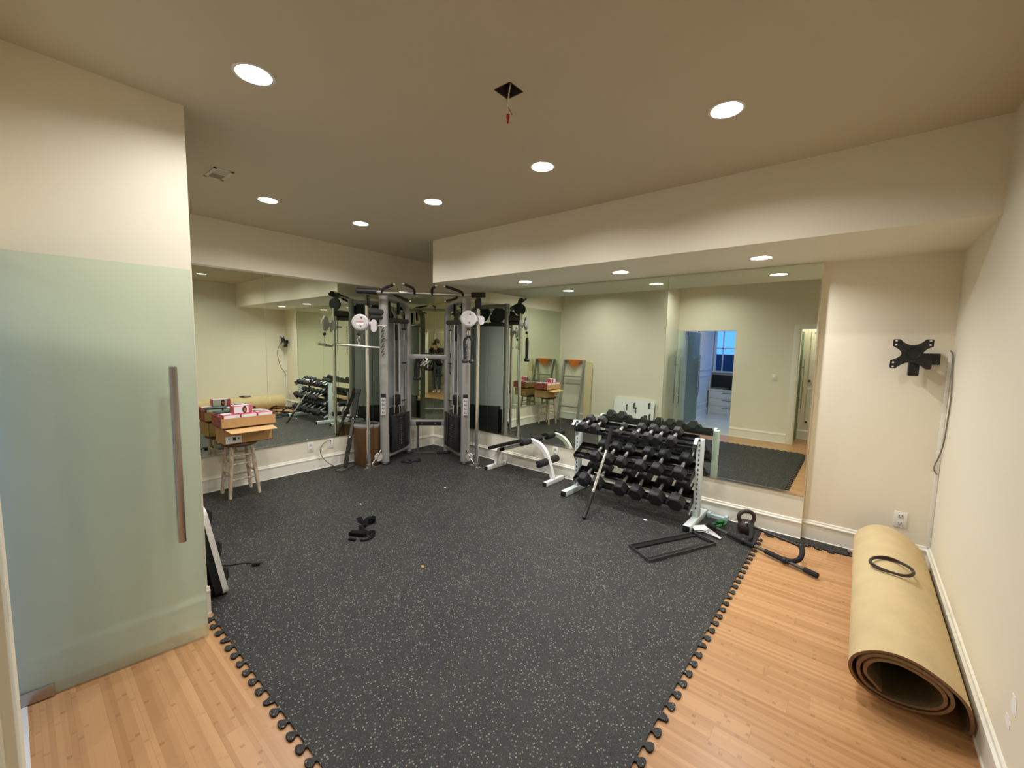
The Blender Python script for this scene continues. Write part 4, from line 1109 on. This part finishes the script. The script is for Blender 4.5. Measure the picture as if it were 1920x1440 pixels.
outlet('wall_outlet', (0.0, -1.76, 0.315), (1, 0, 0), 'blank wall plate under the left mirror beside the leaning stand', 'blank')
outlet('light_switch', (4.164, YL, 1.181), (0, 1, 0), 'white light switch between the two doorways, seen in the mirror', 'switch')
single('power_cord', MB().tube(smoothpts([(0.012, -1.76, 0.345), (0.05, -1.79, 0.375), (0.055, -1.87, 0.350), (0.05, -1.92, 0.27), (0.06, -1.90, 0.17), (0.09, -1.82, 0.07), (0.10, -1.72, Z0+0.006), (0.12, -1.60, Z0+0.006)], 6), 0.0055, 8), GREYCORD, 'thin grey cord looping from the wall plate down to the floor', 'cord', (0.06, -1.8, Z0))

# tv bracket
t = thing('tv_bracket', 'black swivel TV wall bracket without a TV beside the right corner', 'TV bracket', (5.70, REC, 1.66))
yp = -0.105
obj('wall_plate', MB().box((5.742, REC-0.015, 1.635), (0.125, 0.03, 0.085), None, 0.004), BLACKMET, t)
obj('lower_knuckle', MB().box((5.660, -0.03, 1.570), (0.062, 0.075, 0.13), None, 0.010), BLACKMET, t)
obj('arm', MB().bar([(5.76, 0.0, 1.635), (5.69, -0.05, 1.640)], 0.04, 0.075).cyl((5.655, -0.05, 1.685), (5.655, yp, 1.685), 0.035), BLACKMET, t)
b = MB()
cx, cz = 5.640, 1.668
def vplate(mb):
    # one flat plate: four eared arms joined by concave curves around a hub
    ear = [(-0.104, 0.098), (0.104, 0.098), (0.104, -0.086), (-0.112, -0.092)]
    P_ = []
    def arc(p, q, dep, n=7):
        m_ = (Vector((*p, 0))+Vector((*q, 0)))/2; c_ = m_.lerp(Vector((0, 0, 0)), dep)
        return [tuple((Vector((*p, 0))*(1-t)**2 + c_*2*t*(1-t) + Vector((*q, 0))*t*t)[:2]) for t in [k/n for k in range(1, n)]]
    corners = [[(-0.072, 0.112), (-0.108, 0.112), (-0.112, 0.105), (-0.112, 0.060), (-0.098, 0.052)],
               [(-0.100, -0.040), (-0.118, -0.048), (-0.120, -0.100), (-0.112, -0.110), (-0.086, -0.110), (-0.078, -0.100)],
               [(0.070, -0.100), (0.078, -0.108), (0.104, -0.108), (0.110, -0.100), (0.110, -0.050), (0.098, -0.042)],
               [(0.096, 0.052), (0.110, 0.060), (0.110, 0.105), (0.106, 0.112), (0.070, 0.112)]]
    for i in range(4):
        P_ += corners[i]
        P_ += arc(corners[i][-1], corners[(i+1) % 4][0], 0.80)
    bmf = mb.bm
    A = [mb.v((cx+a_, yp, cz+b_)) for a_, b_ in P_]; B = [mb.v((cx+a_, yp-0.005, cz+b_)) for a_, b_ in P_]
    n_ = len(P_)
    for i in range(n_): mb.f([A[i], A[(i+1) % n_], B[(i+1) % n_], B[i]])
    for V_s in (A, B):
        es_ = [bmf.edges.get((V_s[i], V_s[(i+1) % n_])) for i in range(n_)]
        bmesh.ops.triangle_fill(bmf, use_beauty=True, edges=es_)
obj('mounting_plate', (vplate(b), b)[1], BLACKMET, t)
b = MB()
for (ex, ez) in ((-0.094, 0.085), (0.092, 0.085), (-0.101, -0.080)):
    for dz in (-0.015, 0.016): b.cyl((cx+ex, yp-0.0045, cz+ez+dz), (cx+ex, yp-0.0060, cz+ez+dz), 0.0068, seg=12)
lab(obj('screw_holes', b, PLATE, t), 'light screw holes in the plate arms')
obj('tilt_hub', MB().lathe([(0.0, 0.004), (0.034, 0.004), (0.038, 0.010), (0.044, 0.010), (0.046, 0.0), (0, 0)], (cx+0.006, yp-0.006, cz+0.01), (0, -1, 0)), BLACK, t)
# raceway and cable in the corner
t = thing('cable_raceway', 'white cable raceway running up the right corner of the recess', 'cable cover', (5.852, REC, BBH))
obj('channel', MB().b2((5.846, REC-0.022, BBH+0.002), (5.869, REC, 1.695), bev=0.002), PLATE, t)
single('hanging_cable', MB().tube(smoothpts([(5.853, 0.018, 1.70), (5.862, -0.02, 1.67), (5.862, -0.06, 1.60), (5.862, -0.11, 1.50), (5.862, -0.15, 1.36), (5.862, -0.125, 1.19), (5.860, -0.085, 1.02), (5.852, -0.01, 0.90), (5.842, 0.018, 0.845), (5.838, 0.018, 0.80), (5.855, 0.010, 0.765)], 6), 0.0048, 8), GREYCORD, 'thin dark cable hanging loose from the top of the corner raceway', 'cable', (5.86, 0.0, 0.76))
# plaster scuffs on the right wall
for i, (yy, zz, a, hh) in enumerate(((-2.175, 0.415, 0.3, 0.058), (-2.135, 0.325, 0.15, 0.030))):
    single('wall_scuff', MB().prism([(-0.030, -hh/2), (0.009, -hh/2-0.006), (0.033, -hh/4), (0.024, hh/3), (0.030, hh/2), (-0.006, hh/2+0.004), (-0.024, hh/6)], (5.8695, yy, zz), (0, 1, 0), (0, 0, 1), (-0.0015, 0, 0)), SCUFF,
           ('larger upper' if i == 0 else 'smaller lower')+' white plaster patch low on the right wall', 'wall patch', (5.8695, yy, zz))

# ------------------------------------------------------------------ stool with boxes
sx, sy = 0.275, -2.905
t = thing('bar_stool', 'paint-worn whitish wooden bar stool under the cardboard boxes', 'stool', (sx, sy, Z0))
obj('seat', MB().lathe([(0, 0.548), (0.14, 0.548), (0.168, 0.560), (0.172, 0.575), (0.165, 0.588), (0, 0.590)], (sx, sy, 0), seg=32), DRUMW, t)
legs = []
for ax in (-1, 1):
    for ay in (-1, 1):
        p0 = Vector((sx+ax*0.128, sy+ay*0.138, Z0)); p1 = Vector((sx+ax*0.085, sy+ay*0.093, 0.552)); legs.append((ax, ay, p0, p1))
        obj('leg', MB().tube([p0, p0.lerp(p1, 0.5), p1], [0.0175, 0.021, 0.018], 12), STOOLW, t)
def lp(ax, ay, z):
    p0 = [q for q in legs if q[0] == ax and q[1] == ay][0]; k = (z-Z0)/(0.552-Z0); return p0[2].lerp(p0[3], k)
for z, pr_ in ((0.20, 'y'), (0.36, 'y'), (0.26, 'x'), (0.42, 'x'), (0.45, 'y')):
    if pr_ == 'y':
        for ax in (-1, 1): obj('rung', MB().cyl(lp(ax, -1, z), lp(ax, 1, z), 0.010, seg=10), STOOLW, t)
    else:
        for ay in (-1, 1): obj('rung', MB().cyl(lp(-1, ay, z), lp(1, ay, z), 0.010, seg=10), STOOLW, t)
# lower cardboard box
X0, X1, Y0, Y1, Zb, Zt = 0.12, 0.43, -3.075, -2.625, 0.592, 0.745
t = thing('cardboard_box', 'lower brown cardboard box on the stool with one flap folded out', 'box', (0.275, -2.85, Zb))
w_ = 0.004
b = MB().b2((X0, Y0, Zb), (X1, Y1, Zb+w_)).b2((X0, Y0, Zb), (X0+w_, Y1, Zt)).b2((X1-w_, Y0, Zb), (X1, Y1, Zt)).b2((X0, Y0, Zb), (X1, Y0+w_, Zt)).b2((X0, Y1-w_, Zb), (X1, Y1, Zt))
obj('body', b, CARD, t)
lab(obj('flap', MB().prism([(0, Y0), (0.165, Y0+0.015), (0.160, Y1-0.005), (0, Y1)], (X1-0.002, 0, Zt+0.004), (cos(-0.12), 0, sin(-0.12)), (0, 1, 0), (0, 0, 0.004)), CARDLT, t), 'lighter cardboard flap folded outwards')
lb = obj('printed_label', MB().b2((X1, Y0+0.005, Zb+0.012), (X1+0.0012, Y0+0.15, Zb+0.085)), PAPER, t)
obj('label_print', MB().b2((X1+0.0012, Y0+0.070, Zb+0.040), (X1+0.002, Y0+0.098, Zb+0.072)).b2((X1+0.0012, Y0+0.030, Zb+0.050), (X1+0.002, Y0+0.040, Zb+0.066)).b2((X1+0.0012, Y0+0.115, Zb+0.050), (X1+0.002, Y0+0.128, Zb+0.066)), BLACK, lb)
# upper tray
U0, U1, V0, V1, Wb, Wt = 0.125, 0.455, -3.105, -2.600, 0.768, 0.868
t = thing('cardboard_tray', 'upper open cardboard tray holding small pink and white boxes', 'box', (0.29, -2.85, Wb))
b = MB().b2((U0, V0, Wb), (U1, V1, Wb+w_)).b2((U0, V0, Wb), (U0+w_, V1, Wt)).b2((U1-w_, V0, Wb), (U1, V1, Wt))
obj('body', b, CARD, t)
lab(obj('side_panel', MB().b2((U0, V0, Wb), (U1-0.0005, V0+w_, Wt+0.02)), CARDRED, t), 'red printed end panel')
lab(obj('side_panel', MB().b2((U0, V1-w_, Wb), (U1-0.0005, V1, Wt+0.02)), CARDRED, t), 'red printed end panel')
def pinkbox(x, y, z, sx_, sy_, sz_, rot, label, front=PAPER, face=False):
    t = thing('carton', label, 'carton', (x, y, z), rot, 'small pink and white cartons in the tray')
    obj('carton_body', MB().b2((-sx_/2, -sy_/2, 0), (sx_/2, sy_/2, sz_), bev=0.0015), PINK, t, local=True)
    for sg in (1, -1):
        fx_ = sg*sx_/2
        pnl = obj('front_print', MB().b2((fx_, -sy_/2+0.004, 0.004), (fx_+sg*0.0008, sy_/2-(0.035 if face else 0.004), sz_-0.004)), front, t, local=True)
        if face:
            lab(obj('portrait_hair', MB().prism([(0.022*cos(a)*1.0+0.004, 0.036*sin(a)+0.038) for a in [2*pi*k/16 for k in range(16)]], (fx_+sg*0.0008, 0.01, 0), (0, 1, 0), (0, 0, 1), (sg*0.0008, 0, 0)), HAIRC, pnl, local=True), 'printed dark hair')
            lab(obj('portrait_face', MB().prism([(0.014*cos(a)+0.006, 0.022*sin(a)+0.036) for a in [2*pi*k/16 for k in range(16)]], (fx_+sg*0.0016, 0.01, 0), (0, 1, 0), (0, 0, 1), (sg*0.0006, 0, 0)), SKINC, pnl, local=True), 'printed face')
    lab(obj('top_print', MB().b2((-sx_/2+0.006, -sy_/2+0.008, sz_), (sx_*0.1, sy_*0.42, sz_+0.0008)), PAPER, t, local=True), 'white print on the top')
    return t
zt = Wb+w_+0.001
for i, (yy, l) in enumerate(((-3.01, 'pink and white carton at the front left of the tray'), (-2.853, 'pink and white carton at the front middle of the tray'), (-2.696, 'pink and white carton at the front right of the tray'))):
    pinkbox(0.372, yy, zt, 0.150, 0.146, 0.128, 0, l)
for i, (yy, l) in enumerate(((-3.01, 'pink carton at the back left of the tray by the mirror'), (-2.853, 'pink carton at the back middle of the tray by the mirror'), (-2.696, 'pink carton at the back right of the tray by the mirror'))):
    pinkbox(0.205, yy, zt, 0.140, 0.146, 0.124, 0, l)
pinkbox(0.345, -2.895, zt+0.130, 0.11, 0.175, 0.078, 0.05, 'pink carton with a printed face lying on top of the others', face=True)
single('folded_leaflet', MB().box((0.19, -2.99, zt+0.133), (0.12, 0.20, 0.012), rz(0.1), 0.002), TEAL, 'dark teal leaflet lying on the back cartons', 'leaflet', (0.19, -2.99, zt+0.127))
single('folded_leaflet', MB().box((0.33, -2.70, zt+0.136), (0.10, 0.10, 0.010), rz(0.5), 0.002), LILAC, 'crumpled pale leaflet on the front right carton', 'leaflet', (0.33, -2.70, zt+0.131))

# ------------------------------------------------------------------ white panel leaning in the corner behind the glass door
xa, xb = 1.43, 2.285
t = thing('white_panel', 'white-rimmed black-backed panel leaning against the wall behind the glass door', 'panel', ((xa+xb)/2, -3.64, Z0))
lean = math.atan2(0.105, 0.60)
M = Matrix.Translation(Vector(((xa+xb)/2, -3.615, Z0+0.002))) @ Matrix.Rotation(lean, 4, 'X')
wd, ht = xb-xa, 0.615
def rrect(w_, h_, r, n=6):
    P = []
    for cx__, cz__, a0_ in ((w_/2-r, h_-r, 0), (-w_/2+r, h_-r, pi/2), (-w_/2+r, r, pi), (w_/2-r, r, 3*pi/2)):
        for k in range(n+1): P.append((cx__+r*cos(a0_+k*pi/2/n), cz__+r*sin(a0_+k*pi/2/n)))
    return P
b = MB(M); b.prism(rrect(wd, ht, 0.05), (0, -0.012, 0), (1, 0, 0), (0, 0, 1), (0, 0.030, 0))
lab(obj('white_shell', b, WHITEM, t), 'white front face with rounded corners')
b = MB(M); b.prism(rrect(wd-0.012, ht-0.012, 0.045), (0, -0.052, 0.006), (1, 0, 0), (0, 0, 1), (0, 0.040, 0))
lab(obj('back_cover', b, BLACK, t), 'black back cover')
for (dx, z) in ((-0.14, 0.47), (0.06, 0.43), (0.33, 0.55), (0.36, 0.33), (0.35, 0.13), (0.02, 0.52)):
    b = MB(M); b.tube(smoothpts([(dx, 0.018, z-0.09), (dx, 0.040, z-0.05), (dx, 0.045, z), (dx+0.008, 0.028, z+0.02)], 4), 0.012, 8).ball((dx, 0.045, z+0.0), 0.018, 8)
    obj('mounting_hook', b, BLACK, t)
single('plug_cord', MB().tube(smoothpts([(1.95, -3.60, 0.10), (1.80, -3.55, Z0+0.006), (1.866, -3.505, Z0+0.005), (1.894, -3.470, Z0+0.005), (1.918, -3.420, Z0+0.005), (1.967, -3.372, Z0+0.005), (2.010, -3.360, Z0+0.006)], 6), 0.0050, 8).box((2.025, -3.352, Z0+0.013), (0.050, 0.026, 0.024), rz(1.0), 0.004).cyl((2.035, -3.335, Z0+0.014), (2.047, -3.315, Z0+0.014), 0.003, seg=6), BLACK, 'short black cord with a plug running out from the leaning panel', 'cord', (1.93, -3.45, Z0))

# ladder with orange cloth, and a cream board
t = thing('step_ladder', 'grey folded step ladder leaning by the left corner, seen only in mirrors', 'ladder', (0.44, -3.5, Z0))
fy, ty, lz = -3.42, -3.705, 1.345
def ladp(x, z): return Vector((x, fy+(ty-fy)*(z-Z0)/(lz-Z0), z))
for xx0, xx1 in ((0.20, 0.16), (0.70, 0.66)):
    obj('side_rail', MB().bar([ladp(xx0, Z0+0.004), ladp(xx1, lz)], 0.075, 0.028, up=(1, 0, 0)), LADW, t)
for z in (0.34, 1.0): obj('step', MB().box(ladp(0.43, z), (0.46, 0.085, 0.025), None, 0.003), LADW, t)
obj('top_cap', MB().box(ladp(0.41, lz+0.008), (0.54, 0.075, 0.03), None, 0.004), LADW, t)
b = MB()
n = 10; top_ = [ladp(0.23+0.40*k/n, lz+0.026) + Vector((0, -0.035, 0.0)) for k in range(n+1)]
fr = [ladp(0.23+0.40*k/n, lz+0.028) + Vector((0, 0.045, 0.0)) for k in range(n+1)]
lo = [Vector((0.23+0.40*k/n + (0.43-(0.23+0.40*k/n))*0.15, fr[k].y+0.004+0.006*sin(k*2.1), lz+0.02-0.165*(1-abs(2*k/n-1))-0.01)) for k in range(n+1)]
V = [[b.v(p) for p in r_] for r_ in (top_, fr, lo)]
for i in range(2):
    for k in range(n): b.f([V[i][k], V[i][k+1], V[i+1][k+1], V[i+1][k]])
geo = bmesh.ops.solidify(b.bm, geom=list(b.bm.faces), thickness=0.004)
single('orange_cloth', b, ORANGE, 'orange cloth draped over the top of the ladder, seen in the mirrors', 'cloth', (0.43, -3.66, lz+0.02))
single('leaning_board', MB().prism([(0.0, 0), (0.14, 0), (0.14, 1.31), (0.0, 1.33)], (0.745, -3.60, Z0+0.002), (1, 0, 0), (0, -0.06, 1), (0, 0.018, 0)), BOARD, 'narrow cream board leaning against the wall beside the step ladder', 'board', (0.81, -3.61, Z0))

# ------------------------------------------------------------------ litter on the mat
t = thing('velcro_strap', 'crumpled black strap with buckle lying alone mid-mat', 'strap', (2.14, -2.48, Z0))
P3 = smoothpts([(1.860, -2.430, Z0+0.030), (1.91, -2.435, Z0+0.008), (1.965, -2.425, Z0+0.010), (2.00, -2.385, Z0+0.030), (1.985, -2.36, Z0+0.05), (1.965, -2.405, Z0+0.04), (2.01, -2.46, Z0+0.012), (2.06, -2.52, Z0+0.045), (2.11, -2.545, Z0+0.03), (2.15, -2.52, Z0+0.012), (2.18, -2.49, Z0+0.02)], 5)
obj('webbing', MB().bar(P3, 0.045, 0.006), WEB, t)
obj('padding', MB().box((2.125, -2.595, Z0+0.018), (0.14, 0.060, 0.030), rz(0.55), 0.008), WEB, t)
obj('padding', MB().box((1.992, -2.375, Z0+0.03), (0.060, 0.050, 0.040), rz(0.9), 0.008), WEB, t)
P3 = smoothpts([(2.15, -2.55, Z0+0.03), (2.20, -2.55, Z0+0.022), (2.215, -2.50, Z0+0.035), (2.25, -2.53, Z0+0.008), (2.265, -2.60, Z0+0.006), (2.235, -2.635, Z0+0.010)], 5)
obj('loose_end', MB().bar(P3, 0.026, 0.005), WEB, t)
obj('buckle', MB().box((2.175, -2.675, Z0+0.007), (0.065, 0.026, 0.012), rz(0.4), 0.003), WEB, t)
single('dry_leaf', MB().prism([(-0.022, 0), (-0.006, 0.010), (0.014, 0.008), (0.020, -0.004), (0.004, -0.012)], (2.95, -2.545, Z0+0.002), (1, 0, 0), (0, 1, 0.3), (0, 0, 0.003)), LEAF, 'tiny yellow leaf scrap in the middle of the mat', 'leaf', (2.95, -2.545, Z0))
for (x, y, l, s_) in ((3.862, -0.575, 'white paper scrap in front of the dumbbell rack', 0.020), (1.505, -2.205, 'white paper crumb between the stool and the mat\'s centre', 0.012), (1.757, -1.285, 'pale paper crumb in front of the cable machine', 0.014)):
    single('paper_scrap', MB().prism([(-s_, -s_*0.3), (s_*0.5, -s_*0.6), (s_, 0.1*s_), (0.2*s_, s_*0.7), (-s_*0.7, s_*0.5)], (x, y, Z0+0.001), (1, 0, 0), (0, 1, 0.1), (0, 0, 0.003)), PAPER, l, 'paper scrap', (x, y, Z0), 'paper scraps on the mat')

# ------------------------------------------------------------------ hall furniture seen through the doorway in the mirror
t = thing('drawer_cabinet', 'low cream cabinet with three wide drawers below the hall window', 'cabinet', (2.85, -7.15, 0))
obj('body', MB().b2((2.42, -7.36, 0.002), (3.35, -7.0, 0.63)).b2((2.40, -7.37, 0.63), (3.37, -6.97, 0.655)), TRIM, t)
for k in range(3):
    d_ = obj('drawer', MB().b2((2.45, -7.0, 0.06+k*0.19), (3.32, -6.98, 0.235+k*0.19), bev=0.004), TRIM, t)
    obj('handle', MB().cyl((2.75, -6.965, 0.20+k*0.19), (3.0, -6.965, 0.20+k*0.19), 0.006, seg=8), DKGREY, d_)
t = thing('flat_screen', 'wide black screen standing on the hall cabinet below the window', 'television', (2.85, -7.2, 0.655))
obj('screen', MB().b2((2.42, -7.26, 0.70), (3.30, -7.22, 1.02), bev=0.006), BLACK, t)
obj('foot', MB().b2((2.70, -7.30, 0.655), (3.0, -7.15, 0.665)).b2((2.82, -7.25, 0.66), (2.88, -7.23, 0.72)), BLACK, t)

# ------------------------------------------------------------------ the photographer (seen only through the mirrors' corner)
fh = Vector((fw.x, fw.y, 0)).normalized(); rh = Vector((fh.y, -fh.x, 0))
PC = CAM - fh*0.55; PC.z = 0
PM = Matrix(((rh.x, fh.x, 0, PC.x), (rh.y, fh.y, 0, PC.y), (0, 0, 1, 0), (0, 0, 0, 1)))   # local: x right, y forward
person = thing('person', 'person in dark jacket and grey trousers holding up a phone, seen in the mirrored corner', 'person', PC, math.atan2(rh.y, rh.x))
def skin_mesh(name, verts, edges, radii, m, parent, root=0, sub=2, label=None):
    me = bpy.data.meshes.new(name)
    me.from_pydata([PM @ Vector(v) for v in verts], edges, [])
    o = bpy.data.objects.new(name, me); COL.objects.link(o)
    md = o.modifiers.new('skin', 'SKIN'); md.use_smooth_shade = True
    for i, r in enumerate(radii):
        sv = me.skin_vertices[0].data[i]
        sv.radius = r if isinstance(r, tuple) else (r, r); sv.use_root = (i == root)
    s2 = o.modifiers.new('sub', 'SUBSURF'); s2.levels = sub; s2.render_levels = sub
    dg_ = bpy.context.evaluated_depsgraph_get()
    ev = o.evaluated_get(dg_)
    m2 = bpy.data.meshes.new_from_object(ev)
    bpy.data.objects.remove(o)
    m2.name = name
    m2.transform(wmat(parent).inverted() if parent else I4)
    m2.materials.clear(); m2.materials.append(m)
    for p in m2.polygons: p.use_smooth = True
    o2 = bpy.data.objects.new(name, m2); COL.objects.link(o2); o2.parent = parent
    if label: lab(o2, label)
    return o2
# body: legs, torso, arms up to the phone, neck, head as one surface
V_ = [(0, 0, 0.93), (0, -0.01, 1.10), (0, -0.01, 1.28), (0, 0, 1.44), (0, 0.015, 1.52), (0, 0.04, 1.60), (0, 0.05, 1.70), (0, 0.045, 1.76),
      (-0.085, 0, 0.90), (-0.080, 0.02, 0.50), (-0.075, -0.01, 0.09), (-0.085, 0.13, 0.045),
      (0.085, 0, 0.90), (0.080, 0.02, 0.50), (0.075, -0.01, 0.09), (0.085, 0.13, 0.045),
      (-0.19, 0.0, 1.43), (-0.20, 0.05, 1.21), (-0.12, 0.30, 1.45), (-0.085, 0.40, 1.60),
      (0.19, 0.0, 1.43), (0.20, 0.05, 1.21), (0.12, 0.30, 1.45), (0.085, 0.40, 1.60)]
E_ = [(0, 1), (1, 2), (2, 3), (3, 4), (4, 5), (5, 6), (6, 7), (0, 8), (8, 9), (9, 10), (10, 11), (0, 12), (12, 13), (13, 14), (14, 15),
      (3, 16), (16, 17), (17, 18), (18, 19), (3, 20), (20, 21), (21, 22), (22, 23)]
R_ = [(0.15, 0.11), (0.14, 0.105), (0.15, 0.11), (0.13, 0.085), 0.055, 0.062, 0.082, 0.06,
      0.085, 0.058, 0.042, 0.034, 0.085, 0.058, 0.042, 0.034, 0.058, 0.045, 0.036, 0.026, 0.058, 0.045, 0.036, 0.026]
skin_mesh('body', V_, E_, R_, SKIN, person)
skin_mesh('jacket', V_[0:5]+V_[16:19]+[(-0.095, 0.365, 1.545)]+V_[20:23]+[(0.095, 0.365, 1.545)], [(0, 1), (1, 2), (2, 3), (3, 4), (3, 5), (5, 6), (6, 7), (7, 8), (3, 9), (9, 10), (10, 11), (11, 12)],
          [(0.178, 0.135), (0.172, 0.13), (0.185, 0.135), (0.165, 0.115), 0.085, 0.098, 0.088, 0.062, 0.046, 0.098, 0.088, 0.062, 0.046], JACKET, person, label='dark jacket')
skin_mesh('trousers', [V_[0]]+V_[8:11]+V_[12:15], [(0, 1), (1, 2), (2, 3), (0, 4), (4, 5), (5, 6)], [(0.165, 0.125), 0.105, 0.078, 0.066, 0.105, 0.078, 0.066], JEANS, person, label='grey trousers')
for sg in (-1, 1):
    skin_mesh('shoe', [(0.075*sg, -0.05, 0.045), (0.080*sg, 0.06, 0.045), (0.088*sg, 0.19, 0.035)], [(0, 1), (1, 2)], [(0.045, 0.045), (0.050, 0.045), (0.042, 0.032)], SHOE, person)
    # five fingers around the phone edge
    hx = 0.075*sg
    base_ = Vector((0.083*sg, 0.415, 1.635))
    skin_mesh('palm', [tuple(base_+Vector((0.0, -0.02, -0.04))), tuple(base_), tuple(base_+Vector((0, 0.012, 0.035)))], [(0, 1), (1, 2)], [(0.022, 0.018), (0.034, 0.016), (0.030, 0.014)], SKIN, person)
    for k, (dz, ln) in enumerate(((0.040, 0.9), (0.022, 1.0), (0.004, 0.95), (-0.014, 0.8))):
        a_ = base_+Vector((0.006*sg, 0.015, dz)); b_ = a_+Vector((-0.006*sg, 0.040*ln, 0.010)); c_ = b_+Vector((-0.030*sg*ln, 0.006, 0.004))
        skin_mesh('finger', [tuple(a_), tuple(b_), tuple(c_)], [(0, 1), (1, 2)], [0.009, 0.008, 0.007], SKIN, person, sub=1)
    a_ = base_+Vector((-0.008*sg, -0.005, 0.0)); b_ = a_+Vector((-0.022*sg, 0.012, 0.028)); c_ = b_+Vector((-0.012*sg, 0.012, 0.022))
    skin_mesh('thumb', [tuple(a_), tuple(b_), tuple(c_)], [(0, 1), (1, 2)], [0.011, 0.010, 0.008], SKIN, person, sub=1)
mbh = MB(PM); mbh.ball((0, 0.035, 1.735), (0.088, 0.108, 0.095), 20)
obj('hair', mbh, HAIRC, person)
fb = MB(PM)
for sg in (-1, 1): fb.ball((0.032*sg, 0.128, 1.71), 0.010, 8)
obj('eyes', fb, BLACK, person)
obj('nose', MB(PM).ball((0, 0.142, 1.685), (0.013, 0.018, 0.020), 10), SKIN, person)
obj('mouth', MB(PM).ball((0, 0.128, 1.648), (0.024, 0.010, 0.006), 10), mat('lips', (0.40, 0.14, 0.11), 0.5), person)
for sg in (-1, 1): obj('ear', MB(PM).ball((0.083*sg, 0.045, 1.695), (0.010, 0.020, 0.030), 10), SKIN, person)
ph = thing('phone', 'black phone held up in both hands by the photographer', 'phone', PM @ Vector((0, 0.47, 1.64)), math.atan2(rh.y, rh.x))
PM2 = PM
obj('case', MB(PM).box((0, 0.472, 1.662), (0.150, 0.009, 0.074), None, 0.003), BLACK, ph)
obj('screen', MB(PM).box((0, 0.4668, 1.662), (0.142, 0.001, 0.067)), mat('dark_screen', (0.02, 0.02, 0.025), 0.1), ph)
